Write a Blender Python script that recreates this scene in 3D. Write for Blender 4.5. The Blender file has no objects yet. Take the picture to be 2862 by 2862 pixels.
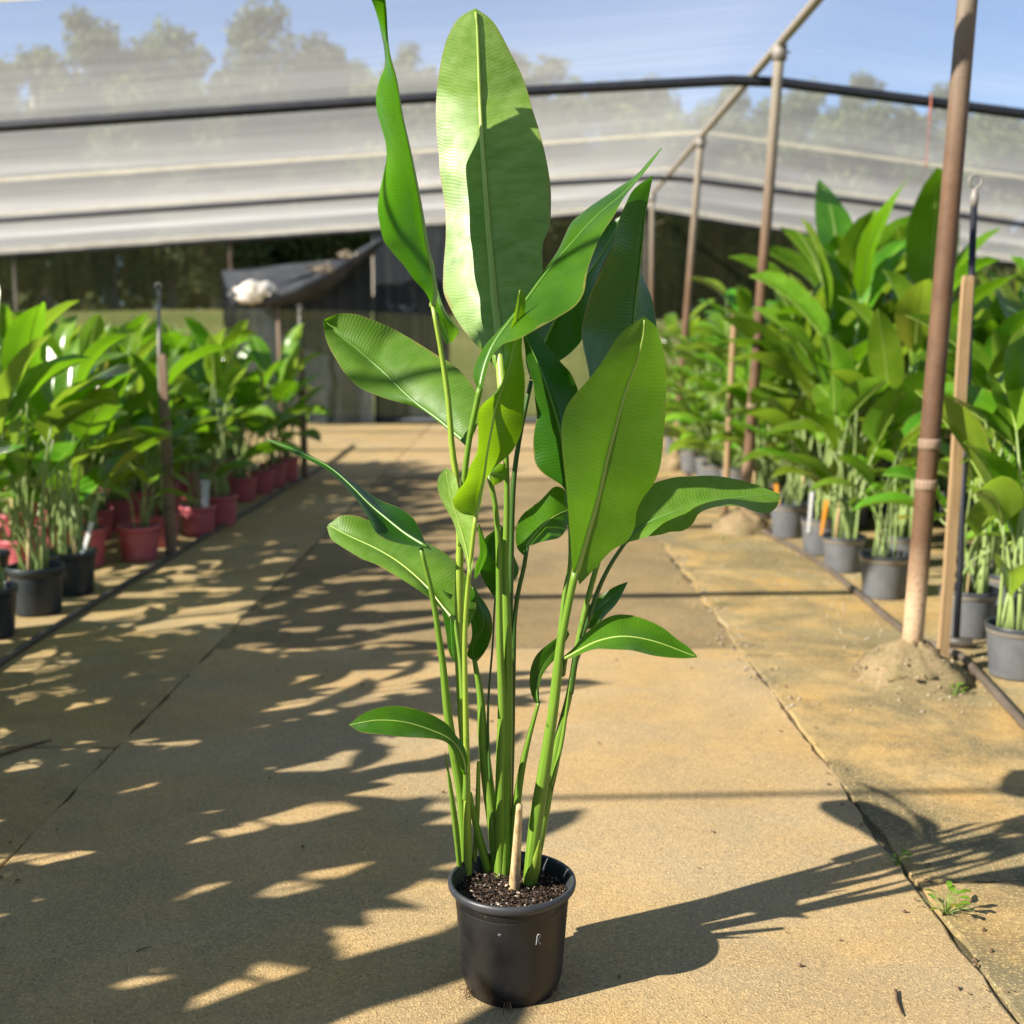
import bpy, math, random
import numpy as np
from mathutils import Vector, Matrix, noise

# ------------------------------------------------------------------ camera, sky, sun, exposure
SC = bpy.context.scene
COL = SC.collection
CAM_H = 1.505
PITCH = math.radians(8.3)
FPX = 3259.0          # focal length in photograph pixels (2862 wide)
CX = 1431.0
cam_d = bpy.data.cameras.new("camera")
cam = bpy.data.objects.new("camera", cam_d)
COL.objects.link(cam)
cam.location = (0, 0, CAM_H)
cam.rotation_euler = (math.pi / 2 - PITCH, 0, 0)
cam_d.sensor_width = 36.0
cam_d.sensor_fit = 'HORIZONTAL'
cam_d.lens = 36.0 * FPX / 2862.0
cam_d.clip_start = 0.05
cam_d.clip_end = 900
cam_d.dof.use_dof = True
cam_d.dof.focus_distance = 2.75
cam_d.dof.aperture_fstop = 2.4
SC.camera = cam
SC.render.resolution_x = 1024
SC.render.resolution_y = 1024

SHX, SHY = 1.43, 0.73          # shadow shift per metre of height
SUN_EL = math.atan2(1.0, math.hypot(SHX, SHY))
W = bpy.data.worlds.new("World")
SC.world = W
W.use_nodes = True
wn = W.node_tree
sky = wn.nodes.new("ShaderNodeTexSky")
sky.sky_type = 'NISHITA'
sky.sun_disc = False
sky.sun_elevation = SUN_EL
sky.sun_rotation = math.atan2(-SHX, -SHY)
sky.air_density = 1.0
sky.dust_density = 0.0
sky.ozone_density = 5.0
sky.altitude = 2000.0
wn.links.new(sky.outputs[0], wn.nodes["Background"].inputs[0])
wn.nodes["Background"].inputs[1].default_value = 0.066
sun_d = bpy.data.lights.new("sun", 'SUN')
sun_d.energy = 5.0
sun_d.angle = math.radians(0.55)
sun_d.color = (1.0, 0.92, 0.82)
sun = bpy.data.objects.new("sun", sun_d)
COL.objects.link(sun)
sun.rotation_euler = Vector((SHX, SHY, -1.0)).to_track_quat('-Z', 'Y').to_euler()
sun.location = (-6, -3, 8)
SC.view_settings.view_transform = 'Standard'
SC.view_settings.look = 'None'
SC.view_settings.gamma = 1.0
SC.view_settings.use_curve_mapping = False
SC.view_settings.exposure = 1.33
try:
    SC.cycles.transparent_max_bounces = 12
    SC.cycles.max_bounces = 6
    SC.cycles.diffuse_bounces = 3
    SC.cycles.glossy_bounces = 2
    SC.cycles.transmission_bounces = 4
    SC.cycles.caustics_reflective = False
    SC.cycles.caustics_refractive = False
except Exception:
    pass

R = random.Random(11)

# ------------------------------------------------------------------ pixel -> place helpers (photograph pixels, 2862 wide)
_f = Vector((0, math.cos(PITCH), -math.sin(PITCH)))
_u = Vector((0, math.sin(PITCH), math.cos(PITCH)))
def ray(u, v):
    return _f + Vector(((u - CX) / FPX, 0, 0)) - _u * ((v - CX) / FPX)
def at_y(u, v, Y):
    d = ray(u, v)
    return Vector((0, 0, CAM_H)) + d * (Y / d.y)
def at_z(u, v, z=0.0):
    d = ray(u, v)
    return Vector((0, 0, CAM_H)) + d * ((z - CAM_H) / d.z)
def crop(x0, y0, s):
    return lambda x, y: (x0 + x / s, y0 + y / s)
C2 = crop(900, 0, 1.932)
C5 = crop(900, 800, 1.932)
C7 = crop(1862, 1000, 1.932)
K8 = crop(1100, 1800, 1.819)
KL = crop(0, 1500, 1.38)
KR = crop(1500, 1700, 1.4185)
OV = crop(0, 0, 1932.0 / 2862.0)

# ------------------------------------------------------------------ object helpers
def tag(o, label=None, cat=None, group=None, kind=None):
    if label: o["label"] = label
    if cat: o["category"] = cat
    if group: o["group"] = group
    if kind: o["kind"] = kind
    return o
def empty(name, loc=(0, 0, 0), rz=0.0):
    o = bpy.data.objects.new(name, None)
    o.empty_display_size = 0.1
    COL.objects.link(o)
    o.location = loc
    o.rotation_euler = (0, 0, rz)
    return o
def mesh_obj(name, verts, faces, mat, parent=None, smooth=True, uv=None, loc=None):
    me = bpy.data.meshes.new(name)
    me.from_pydata([tuple(v) for v in verts], [], faces)
    if smooth:
        me.polygons.foreach_set("use_smooth", [True] * len(me.polygons))
    if uv is not None:
        l = me.uv_layers.new(name="UVMap")
        idx = np.empty(len(me.loops), dtype=np.int32)
        me.loops.foreach_get("vertex_index", idx)
        l.data.foreach_set("uv", np.asarray(uv, dtype=np.float32)[idx].ravel())
    mats = mat if isinstance(mat, (list, tuple)) else [mat]
    for m in mats: me.materials.append(m)
    me.update()
    o = bpy.data.objects.new(name, me)
    COL.objects.link(o)
    if parent is not None: o.parent = parent
    if loc is not None: o.location = loc
    return o
def copy_tree(o, parent=None):
    c = o.copy()
    COL.objects.link(c)
    c.parent = parent
    for ch in CHILDREN.get(o.name, ()):
        copy_tree(ch, c)
    return c
CHILDREN = {}
def remember(root):
    CHILDREN[root.name] = list(root.children)
    for ch in root.children: remember(ch)

def spline(pts, n):
    """Catmull-Rom through rows of numbers, chord-length spaced on the first three columns."""
    P = np.array(pts, dtype=float)
    if len(P) == 2:
        t = np.linspace(0, 1, n)[:, None]
        return P[0] * (1 - t) + P[1] * t
    d = np.linalg.norm(np.diff(P[:, :3], axis=0), axis=1)
    d = np.maximum(d, 1e-6)
    k = np.concatenate([[0], np.cumsum(np.sqrt(d))])
    T = np.zeros_like(P)
    for i in range(len(P)):
        if i == 0: T[i] = (P[1] - P[0]) / (k[1] - k[0])
        elif i == len(P) - 1: T[i] = (P[-1] - P[-2]) / (k[-1] - k[-2])
        else:
            a, b = k[i] - k[i - 1], k[i + 1] - k[i]
            T[i] = ((P[i] - P[i - 1]) / a * b + (P[i + 1] - P[i]) / b * a) / (a + b)
    dk = np.concatenate([[0], np.cumsum(d)])
    s = np.interp(np.linspace(0, dk[-1], n), dk, k)
    out = []
    for x in s:
        i = min(max(int(np.searchsorted(k, x) - 1), 0), len(P) - 2)
        h = k[i + 1] - k[i]
        q = (x - k[i]) / h
        out.append((2*q**3 - 3*q**2 + 1) * P[i] + (q**3 - 2*q**2 + q) * h * T[i]
                   + (-2*q**3 + 3*q**2) * P[i + 1] + (q**3 - q**2) * h * T[i + 1])
    return np.array(out)

def tube(path, radii, sides=8, cap=True, flat=1.0):
    """verts, faces, uv of a tube along the points of a path"""
    P = [Vector(p) for p in path]
    n = len(P)
    V, F, UV = [], [], []
    prev = None
    run = 0.0
    for i in range(n):
        t = (P[min(i + 1, n - 1)] - P[max(i - 1, 0)]).normalized()
        if prev is None:
            a = Vector((0, 0, 1)) if abs(t.z) < 0.9 else Vector((1, 0, 0))
            x = t.cross(a).normalized()
        else:
            x = (prev - t * prev.dot(t)).normalized()
        prev = x
        y = t.cross(x)
        if i: run += (P[i] - P[i - 1]).length
        r = radii[i] if hasattr(radii, '__len__') else radii
        for s in range(sides):
            a = 2 * math.pi * s / sides
            V.append(P[i] + x * (math.cos(a) * r) + y * (math.sin(a) * r * flat))
            UV.append((s / sides, run))
    for i in range(n - 1):
        for s in range(sides):
            a, b = i * sides + s, i * sides + (s + 1) % sides
            F.append((a, b, b + sides, a + sides))
    if cap:
        F.append(tuple(range(sides - 1, -1, -1)))
        F.append(tuple(range((n - 1) * sides, n * sides)))
    return V, F, UV
def tube_obj(name, path, radii, mat, parent=None, sides=8, n=None, flat=1.0):
    if n:
        rr = radii if hasattr(radii, '__len__') else [radii] * len(path)
        S = spline([tuple(p) + (r,) for p, r in zip(path, rr)], n)
        path, radii = [tuple(s[:3]) for s in S], [float(s[3]) for s in S]
    V, F, UV = tube(path, radii, sides, flat=flat)
    return mesh_obj(name, V, F, mat, parent, uv=UV)
def lathe(profile, seg=40):
    V, F = [], []
    m = len(profile)
    for r, z in profile:
        for s in range(seg):
            a = 2 * math.pi * s / seg
            V.append((r * math.cos(a), r * math.sin(a), z))
    for i in range(m - 1):
        for s in range(seg):
            t = (s + 1) % seg
            F.append((i * seg + s, i * seg + t, (i + 1) * seg + t, (i + 1) * seg + s))
    return V, F

# ------------------------------------------------------------------ materials
class NT:
    def __init__(self, name):
        self.m = bpy.data.materials.new(name)
        self.m.use_nodes = True
        self.t = self.m.node_tree
        self.t.nodes.clear()
        self.out = self.t.nodes.new("ShaderNodeOutputMaterial")
    def n(self, typ, **kw):
        nd = self.t.nodes.new(typ)
        for k, v in kw.items():
            if k.startswith("_"): setattr(nd, k[1:], v)
            else:
                key = int(k[1:]) if k[0] == "i" and k[1:].isdigit() else k.replace("__", " ")
                sock = nd.inputs[key]
                if hasattr(v, "is_output"): self.t.links.new(v, sock)
                else:
                    if sock.type == 'RGBA' and len(v) == 3: v = tuple(v) + (1.0,)
                    sock.default_value = v
        return nd
    def math(self, op, a, b=0.0, c=0.0):
        return self.n("ShaderNodeMath", _operation=op, i0=a, i1=b, i2=c).outputs[0]
    def mix(self, f, a, b):
        nd = self.t.nodes.new("ShaderNodeMix")
        nd.data_type = 'RGBA'
        for i, v in ((0, f), (6, a), (7, b)):
            if hasattr(v, "is_output"): self.t.links.new(v, nd.inputs[i])
            else: nd.inputs[i].default_value = v if i == 0 else tuple(v) + (1.0,)
        return nd.outputs[2]
    def ramp(self, f, a, b, lo=0.0, hi=1.0):
        nd = self.t.nodes.new("ShaderNodeMapRange")
        for i, v in enumerate((f, a, b, lo, hi)):
            if hasattr(v, "is_output"): self.t.links.new(v, nd.inputs[i])
            else: nd.inputs[i].default_value = v
        return nd.outputs[0]
    def noise(self, vec, scale, detail=4.0, rough=0.55, dist=0.0):
        nd = self.n("ShaderNodeTexNoise", Scale=scale, Detail=detail, Roughness=rough, Distortion=dist)
        if vec is not None: self.t.links.new(vec, nd.inputs[0])
        return nd.outputs[0]
    def obj(self): return self.n("ShaderNodeTexCoord").outputs["Object"]
    def pos(self): return self.n("ShaderNodeNewGeometry").outputs["Position"]
    def rand(self): return self.n("ShaderNodeObjectInfo").outputs["Random"]
    def bump(self, h, strength=0.3, dist=0.01):
        return self.n("ShaderNodeBump", Strength=strength, Distance=dist, Height=h).outputs[0]
    def bsdf(self, color, rough=0.5, spec=0.5, normal=None, **kw):
        nd = self.n("ShaderNodeBsdfPrincipled", Base__Color=color, Roughness=rough, **kw)
        nd.inputs["Specular IOR Level"].default_value = spec
        if normal is not None: self.t.links.new(normal, nd.inputs["Normal"])
        return nd.outputs[0]
    def done(self, sh):
        self.t.links.new(sh, self.out.inputs[0])
        return self.m

def leaf_material(name, dark, light, trans, vein_pitch, rough=0.27, bloom=0.0, tfac=0.42, bumpk=0.07, wax=(0.46, 0.60, 0.22), objvar=0.0, spec=0.36):
    k = NT(name)
    dark, light = (dark[0], dark[1], dark[2] * 0.5), (light[0], light[1], light[2] * 0.5)
    uv = k.n("ShaderNodeUVMap").outputs[0]
    sep = k.n("ShaderNodeSeparateXYZ", i0=uv)
    x, y = sep.outputs[0], sep.outputs[1]
    ax = k.math('ABSOLUTE', k.math('SUBTRACT', x, 0.5))
    nz = k.noise(uv, 9.0, 1)
    ph = k.math('ADD', k.math('MULTIPLY', y, 2 * math.pi / vein_pitch),
                k.math('ADD', k.math('MULTIPLY', k.math('MULTIPLY', ax, ax), -26.0), k.math('MULTIPLY', nz, 11.0)))
    sn = k.math('SINE', ph)
    fine = k.math('SINE', k.math('MULTIPLY', ph, 4.0))
    vein = k.ramp(sn, 0.55, 1.0)
    vary = k.noise(k.obj(), 7.0, 2)
    bn0 = None if objvar else k.noise(k.obj(), 3.3, 2)
    c = k.mix(k.ramp(vary, 0.3, 0.72), dark, light)
    c = k.mix(k.math('MULTIPLY', vein, k.ramp(vary, 0.3, 0.7, 0.05, 0.22)), c, tuple(min(1, a * 1.7 + 0.01) for a in light))
    blot = vary
    if not objvar:
        blot = k.noise(k.obj(), 34.0, 4, 0.6)
        c = k.mix(k.ramp(blot, 0.52, 0.78, 0, 0.35), c, tuple(a * 0.6 for a in dark))
    if objvar:
        hs = k.n("ShaderNodeHueSaturation", Hue=k.ramp(k.rand(), 0, 1, 0.5 - 0.03 * objvar, 0.5 + 0.025 * objvar),
                 Saturation=1.0, Value=k.ramp(k.rand(), 0, 1, 1 - 0.3 * objvar, 1 + 0.4 * objvar), Color=c)
        c = k.mix(k.ramp(k.rand(), 0.986, 0.99), hs.outputs[0], (0.30, 0.25, 0.035))
    if not objvar:
        sp = k.noise(k.obj(), 55.0, 2, 0.5)
        c = k.mix(k.math('MULTIPLY', k.ramp(sp, 0.70, 0.76), k.ramp(bn0, 0.5, 0.62)), c, (0.16, 0.10, 0.03))
    if bloom:
        wv = k.n("ShaderNodeMapping", Vector=uv, Scale=(1.6, 14.0, 1.0)).outputs[0]
        wz = k.noise(wv, 2.6, 5, 0.6)
        c = k.mix(k.ramp(wz, 0.33, 0.7, 0, bloom), c, wax)
    bn = k.noise(k.obj(), 16.0, 3, 0.6)
    edge = k.ramp(k.math('ADD', ax, k.ramp(bn, 0.5, 0.8, 0, 0.05)), 0.482, 0.5)
    c = k.mix(k.math('MULTIPLY', edge, 0.65), c, (0.26, 0.19, 0.06))
    h = k.math('ADD', k.math('MULTIPLY', sn, 0.8), k.math('MULTIPLY', fine, 0.12))
    nrm = None if objvar else k.bump(h, bumpk, 0.003)
    rg = k.ramp(blot, 0.3, 0.8, rough - 0.06, rough + 0.16)
    p = k.bsdf(c, rg, spec, nrm)
    tc = k.mix(k.math('MULTIPLY', vein, 0.5), trans, tuple(min(1, a * 1.35) for a in trans))
    tc = k.mix(k.ramp(vary, 0.35, 0.7, 0, 0.45), tc, tuple(a * 0.55 for a in trans))
    t = k.n("ShaderNodeBsdfTranslucent", Color=tc).outputs[0]
    return k.done(k.n("ShaderNodeMixShader", i0=tfac, i1=p, i2=t).outputs[0])

M = {}
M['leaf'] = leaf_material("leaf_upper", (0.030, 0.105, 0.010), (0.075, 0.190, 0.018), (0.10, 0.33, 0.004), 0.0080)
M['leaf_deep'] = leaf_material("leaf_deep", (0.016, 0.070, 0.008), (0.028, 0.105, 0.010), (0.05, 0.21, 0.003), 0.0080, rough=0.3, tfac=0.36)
M['leaf_young'] = leaf_material("leaf_young", (0.085, 0.20, 0.012), (0.13, 0.27, 0.016), (0.28, 0.50, 0.008), 0.0080, tfac=0.45)
M['leaf_under'] = leaf_material("leaf_underside", (0.085, 0.185, 0.020), (0.16, 0.29, 0.05), (0.12, 0.36, 0.006), 0.0080, rough=0.40, bloom=0.32, tfac=0.20, bumpk=0.05, spec=0.45)
M['leaf_under2'] = leaf_material("leaf_underside_plain", (0.066, 0.165, 0.022), (0.108, 0.228, 0.030), (0.145, 0.36, 0.006), 0.0080, rough=0.42, bloom=0.12, tfac=0.38, bumpk=0.13, spec=0.34)
M['leaf_bg'] = leaf_material("leaf_nursery", (0.052, 0.145, 0.014), (0.125, 0.265, 0.028), (0.22, 0.48, 0.010), 0.02, spec=0.6, rough=0.20, tfac=0.38, objvar=1.0, bumpk=0.1)
M['leaf_bg2'] = leaf_material("leaf_nursery_pale", (0.09, 0.19, 0.022), (0.19, 0.32, 0.05), (0.32, 0.50, 0.03), 0.02, spec=0.6, rough=0.22, tfac=0.4, objvar=1.0, bumpk=0.1)

def stem_material(name, a, b, stripe=0.4):
    k = NT(name)
    uv = k.n("ShaderNodeUVMap").outputs[0]
    mp = k.n("ShaderNodeMapping", Vector=uv, Scale=(9.0, 1.2, 1.0)).outputs[0]
    s = k.noise(mp, 2.0, 4)
    c = k.mix(k.ramp(s, 0.35, 0.7), a, b)
    bl = k.noise(k.obj(), 22.0, 4)
    c = k.mix(k.ramp(bl, 0.6, 0.75, 0, stripe), c, tuple(x * 0.45 for x in a))
    p = k.bsdf(c, 0.38, 0.5, k.bump(s, 0.25, 0.002))
    t = k.n("ShaderNodeBsdfTranslucent", Color=tuple(min(1, x * 1.5) for x in b)).outputs[0]
    return k.done(k.n("ShaderNodeMixShader", i0=0.12, i1=p, i2=t).outputs[0])
M['stem'] = stem_material("stem_green", (0.10, 0.21, 0.018), (0.23, 0.37, 0.045))
M['stem_y'] = stem_material("stem_yellow", (0.22, 0.34, 0.03), (0.40, 0.52, 0.08))
M['stem_d'] = stem_material("stem_dark", (0.030, 0.085, 0.012), (0.07, 0.16, 0.025))
M['stem_bg'] = stem_material("stem_nursery", (0.19, 0.29, 0.075), (0.42, 0.52, 0.20))
M['midrib'] = stem_material("midrib_pale", (0.26, 0.38, 0.06), (0.42, 0.54, 0.13), 0.15)
M['midrib_d'] = stem_material("midrib_dull", (0.08, 0.19, 0.025), (0.16, 0.30, 0.05), 0.15)

def concrete(name, base, alt, stain, stain_amt=0.5, agg=0.5, warm=None, grey=(0.34, 0.30, 0.20)):
    k = NT(name)
    p = k.pos()
    big = k.noise(p, 0.9, 5, 0.6, 0.4)
    mid = k.noise(p, 5.0, 6, 0.65)
    fine = k.noise(p, 120.0, 3, 0.7)
    vo = k.n("ShaderNodeTexVoronoi", Vector=p, Scale=190.0)
    spk, spr = vo.outputs[0], vo.outputs[1]
    c = k.mix(k.ramp(big, 0.35, 0.68), base, alt)
    if warm: c = k.mix(k.ramp(k.noise(p, 1.7, 3), 0.45, 0.65, 0, 0.8), c, warm)
    c = k.mix(k.ramp(mid, 0.46, 0.72, 0, stain_amt), c, stain)
    st = k.noise(k.n("ShaderNodeMapping", Vector=p, Location=(3.1, 1.7, 0.0)).outputs[0], 1.3, 6, 0.62, 0.6)
    c = k.mix(k.ramp(st, 0.45, 0.60, 0, stain_amt), c, stain)
    c = k.mix(k.ramp(fine, 0.5, 0.8, 0, 0.40 * agg), c, tuple(x * 0.5 for x in base))
    wet = k.noise(k.n("ShaderNodeMapping", Vector=p, Location=(7.7, 0.4, 0.0), Scale=(0.55, 1.5, 1.0)).outputs[0], 1.0, 4, 0.6, 0.8)
    c = k.mix(k.ramp(wet, 0.50, 0.63, 0, 0.55 * stain_amt), c, grey)
    lum = k.n("ShaderNodeSeparateColor", Color=spr).outputs[0]
    c = k.mix(k.math('MULTIPLY', k.ramp(lum, 0.80, 0.9), 0.45 * agg), c, tuple(min(0.8, x * 1.7 + 0.03) for x in base))
    c = k.mix(k.math('MULTIPLY', k.ramp(lum, 0.14, 0.07), 0.5 * agg), c, tuple(x * 0.3 for x in base))
    h = k.math('ADD', k.math('MULTIPLY', spk, 0.6), fine)
    return k.done(k.bsdf(c, 0.95, 0.06, k.bump(h, 0.55, 0.004)))
M['slab'] = concrete("concrete_tan", (0.42, 0.285, 0.120), (0.47, 0.345, 0.180), (0.32, 0.250, 0.140), 0.6, 0.8)
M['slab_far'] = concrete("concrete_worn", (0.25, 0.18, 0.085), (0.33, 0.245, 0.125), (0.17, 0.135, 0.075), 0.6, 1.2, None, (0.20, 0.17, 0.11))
M['slab_right'] = concrete("concrete_ochre", (0.40, 0.280, 0.112), (0.46, 0.340, 0.165), (0.17, 0.145, 0.080), 0.9, 0.9, (0.44, 0.275, 0.095), (0.24, 0.22, 0.13))
M['slab_left'] = concrete("concrete_left", (0.40, 0.280, 0.115), (0.47, 0.345, 0.165), (0.26, 0.210, 0.115), 0.6, 0.8)
M['earth'] = concrete("earth_dark", (0.13, 0.10, 0.055), (0.18, 0.135, 0.075), (0.07, 0.07, 0.03), 0.5, 0.6)

def grass_mat():
    k = NT("field_grass")
    p = k.pos()
    a = k.noise(p, 0.35, 5); b = k.noise(p, 9.0, 4, 0.7)
    c = k.mix(k.ramp(a, 0.35, 0.65), (0.16, 0.20, 0.055), (0.28, 0.28, 0.10))
    c = k.mix(k.ramp(b, 0.45, 0.75, 0, 0.7), c, (0.07, 0.10, 0.03))
    return k.done(k.bsdf(c, 0.95, 0.1, k.bump(b, 0.8, 0.15)))
M['grass'] = grass_mat()

def plastic(name, col, dust, amt=0.5, rough=0.42):
    k = NT(name)
    p = k.obj()
    a = k.noise(p, 9.0, 6, 0.65); b = k.noise(p, 60.0, 3)
    c = k.mix(k.ramp(a, 0.38, 0.75, 0, amt), col, dust)
    c = k.mix(k.ramp(b, 0.62, 0.8, 0, amt * 0.5), c, dust)
    mp = k.n("ShaderNodeMapping", Vector=p, Scale=(26.0, 26.0, 1.5)).outputs[0]
    sc = k.noise(mp, 2.0, 3)
    c = k.mix(k.ramp(sc, 0.62, 0.75, 0, amt * 0.45), c, dust)
    return k.done(k.bsdf(c, k.ramp(a, 0.3, 0.8, rough - 0.08, rough + 0.25), 0.5, k.bump(b, 0.08, 0.003)))
M['pot_black'] = plastic("pot_black", (0.006, 0.0064, 0.0075), (0.03, 0.027, 0.024), 0.3, 0.42)
M['pot_rim'] = plastic("pot_rim_black", (0.03, 0.034, 0.040), (0.08, 0.08, 0.08), 0.5, 0.36)
M['pot_grey'] = plastic("pot_weathered_black", (0.10, 0.107, 0.113), (0.17, 0.17, 0.165), 0.6, 0.5)
M['pot_band'] = plastic("pot_dusty_band", (0.26, 0.24, 0.20), (0.40, 0.36, 0.29), 0.7, 0.6)
M['pot_navy'] = plastic("pot_dark_blue_black", (0.012, 0.020, 0.026), (0.035, 0.045, 0.05), 0.5, 0.4)
M['pot_red'] = plastic("pot_red", (0.44, 0.085, 0.105), (0.52, 0.18, 0.19), 0.6, 0.42)
M['hose'] = plastic("hose_black", (0.035, 0.032, 0.026), (0.13, 0.11, 0.085), 0.8, 0.5)
M['hose_b'] = plastic("hose_brown", (0.085, 0.065, 0.048), (0.17, 0.14, 0.11), 0.7, 0.5)
M['pipe_black'] = plastic("pipe_black", (0.008, 0.010, 0.016), (0.02, 0.02, 0.025), 0.4, 0.5)
M['white_tag'] = plastic("tag_white", (0.75, 0.76, 0.74), (0.5, 0.5, 0.46), 0.3, 0.4)
M['red_twine'] = plastic("twine_red", (0.42, 0.13, 0.09), (0.5, 0.22, 0.16), 0.3, 0.7)
M['clamp'] = plastic("clamp_steel", (0.20, 0.19, 0.17), (0.30, 0.26, 0.2), 0.6, 0.45)
M['orange_tag'] = plastic("tag_orange", (0.75, 0.32, 0.03), (0.6, 0.3, 0.08), 0.3, 0.5)

def mix_mat():
    k = NT("potting_mix")
    p = k.obj()
    v = k.n("ShaderNodeTexVoronoi", Vector=p, Scale=130.0).outputs[1]
    l = k.n("ShaderNodeSeparateColor", Color=v).outputs[0]
    c = k.mix(l, (0.010, 0.007, 0.005), (0.055, 0.035, 0.022))
    c = k.mix(k.ramp(l, 0.93, 0.96), c, (0.28, 0.20, 0.14))
    return k.done(k.bsdf(c, 0.9, 0.3))
M['mix'] = mix_mat()
def chip_mat():
    k = NT("bark_chips")
    r = k.n("ShaderNodeNewGeometry").outputs["Random Per Island"]
    c = k.mix(r, (0.010, 0.007, 0.005), (0.07, 0.042, 0.025))
    c = k.mix(k.ramp(r, 0.90, 0.93), c, (0.42, 0.34, 0.27))
    return k.done(k.bsdf(c, 0.8, 0.35))
M['chip'] = chip_mat()

def wood(name, a, b, zs=1.2):
    k = NT(name)
    p = k.obj()
    mp = k.n("ShaderNodeMapping", Vector=p, Scale=(60.0, 60.0, zs)).outputs[0]
    s = k.noise(mp, 1.6, 5, 0.6)
    c = k.mix(k.ramp(s, 0.3, 0.7), a, b)
    g = k.noise(p, 3.0, 4)
    c = k.mix(k.ramp(g, 0.5, 0.75, 0, 0.5), c, tuple(x * 0.5 for x in a))
    return k.done(k.bsdf(c, 0.75, 0.3, k.bump(s, 0.5, 0.004)))
M['stake'] = wood("stake_timber", (0.22, 0.14, 0.065), (0.38, 0.26, 0.135))
M['stub'] = wood("stub_dry_cane", (0.36, 0.23, 0.10), (0.70, 0.54, 0.30), 3.0)
M['stake_grey'] = wood("stake_weathered", (0.17, 0.11, 0.07), (0.30, 0.215, 0.145))
def rust():
    k = NT("post_rusty_steel")
    p = k.pos()
    a = k.noise(p, 6.0, 6, 0.65); b = k.noise(p, 55.0, 4)
    mp = k.n("ShaderNodeMapping", Vector=p, Scale=(25.0, 25.0, 0.8)).outputs[0]
    s = k.noise(mp, 1.5, 3)
    z = k.n("ShaderNodeSeparateXYZ", i0=p).outputs[2]
    c = k.mix(k.ramp(a, 0.3, 0.7), (0.085, 0.043, 0.021), (0.155, 0.088, 0.043))
    top = k.math('ADD', z, k.math('MULTIPLY', s, 0.7))
    c = k.mix(k.ramp(top, 2.5, 3.7), c, (0.22, 0.19, 0.14))
    foot = k.math('ADD', z, k.math('MULTIPLY', a, 0.25))
    c = k.mix(k.ramp(foot, 0.75, 0.45), c, (0.44, 0.31, 0.19))
    c = k.mix(k.ramp(b, 0.55, 0.75, 0, 0.6), c, (0.07, 0.035, 0.02))
    return k.done(k.bsdf(c, 0.7, 0.4, k.bump(b, 0.3, 0.003)))
M['rust'] = rust()
M['galv'] = plastic("pipe_galvanised", (0.26, 0.23, 0.18), (0.36, 0.30, 0.22), 0.7, 0.5)
M['rubble'] = concrete("footing_concrete", (0.245, 0.178, 0.10), (0.31, 0.23, 0.13), (0.14, 0.12, 0.05), 0.8, 1.0, None, (0.16, 0.15, 0.07))
M['gravel_dull'] = concrete("footing_gravel", (0.26, 0.20, 0.12), (0.36, 0.29, 0.18), (0.15, 0.12, 0.06), 0.5, 0.4)
M['pebble'] = concrete("pebble_stone", (0.30, 0.25, 0.18), (0.40, 0.34, 0.25), (0.2, 0.17, 0.11), 0.3, 0.3)

def net_mat(name, c_open, tint, refl, dirt, trans_w=0.6, amt=0.3, stripes=False, vamp=0.007):
    """woven net: how much it covers follows from the length of the path through the weave"""
    k = NT(name)
    lw = k.n("ShaderNodeLayerWeight", Blend=0.5).outputs["Facing"]
    cosv = k.math('MAXIMUM', k.math('SUBTRACT', 1.0, lw), 0.03)
    p = k.pos()
    a = 0.5
    mp = k.n("ShaderNodeMapping", Vector=p, Scale=((9.0, 9.0, 0.5) if stripes else (0.35, 6.0, 1.0))).outputs[0]
    s = k.noise(mp, 1.0, 3)
    op = k.ramp(k.math('ADD', a, s), 0.7, 1.3, c_open - vamp, c_open + vamp)
    cov = k.math('SUBTRACT', 1.0, k.math('POWER', op, k.math('DIVIDE', 1.0, cosv)))
    col = k.mix(k.ramp(s, 0.4, 0.75, 0, amt), refl, dirt)
    tcol = k.mix(k.ramp(s, 0.4, 0.75, 0, amt), tint, dirt)
    d = k.n("ShaderNodeBsdfDiffuse", Color=col).outputs[0]
    t = k.n("ShaderNodeBsdfTranslucent", Color=tcol).outputs[0]
    b = k.n("ShaderNodeMixShader", i0=trans_w, i1=d, i2=t).outputs[0]
    tr = k.n("ShaderNodeBsdfTransparent").outputs[0]
    return k.done(k.n("ShaderNodeMixShader", i0=cov, i1=tr, i2=b).outputs[0])
M['net_white'] = net_mat("net_white", 0.926, (0.80, 0.80, 0.77), (0.80, 0.80, 0.78), (0.55, 0.54, 0.48))
def seam_mat():
    k = NT("net_seam_white")
    n = k.noise(k.pos(), 5.0, 4)
    c = k.mix(k.ramp(n, 0.4, 0.7, 0, 0.5), (0.86, 0.84, 0.76), (0.66, 0.63, 0.52))
    d = k.n("ShaderNodeBsdfDiffuse", Color=c).outputs[0]
    t = k.n("ShaderNodeBsdfTranslucent", Color=c).outputs[0]
    return k.done(k.n("ShaderNodeMixShader", i0=0.7, i1=d, i2=t).outputs[0])
M['net_seam'] = seam_mat()
M['net_curtain'] = net_mat("net_curtain", 0.09, (0.02, 0.024, 0.03), (0.034, 0.040, 0.048), (0.085, 0.09, 0.088), 0.3, 0.6, True, 0.03)
M['net_black'] = net_mat("net_black", 0.60, (0.022, 0.026, 0.012), (0.028, 0.034, 0.018), (0.11, 0.10, 0.045), 0.35, 0.6, True, 0.06)
def cloth(name, a, b, sc=4.0):
    k = NT(name)
    p = k.obj()
    n1 = k.noise(p, sc, 5, 0.6); n2 = k.noise(p, 80.0, 2)
    c = k.mix(k.ramp(n1, 0.35, 0.7), a, b)
    return k.done(k.bsdf(c, 0.65, 0.4, k.bump(n2, 0.15, 0.01)))
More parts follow.
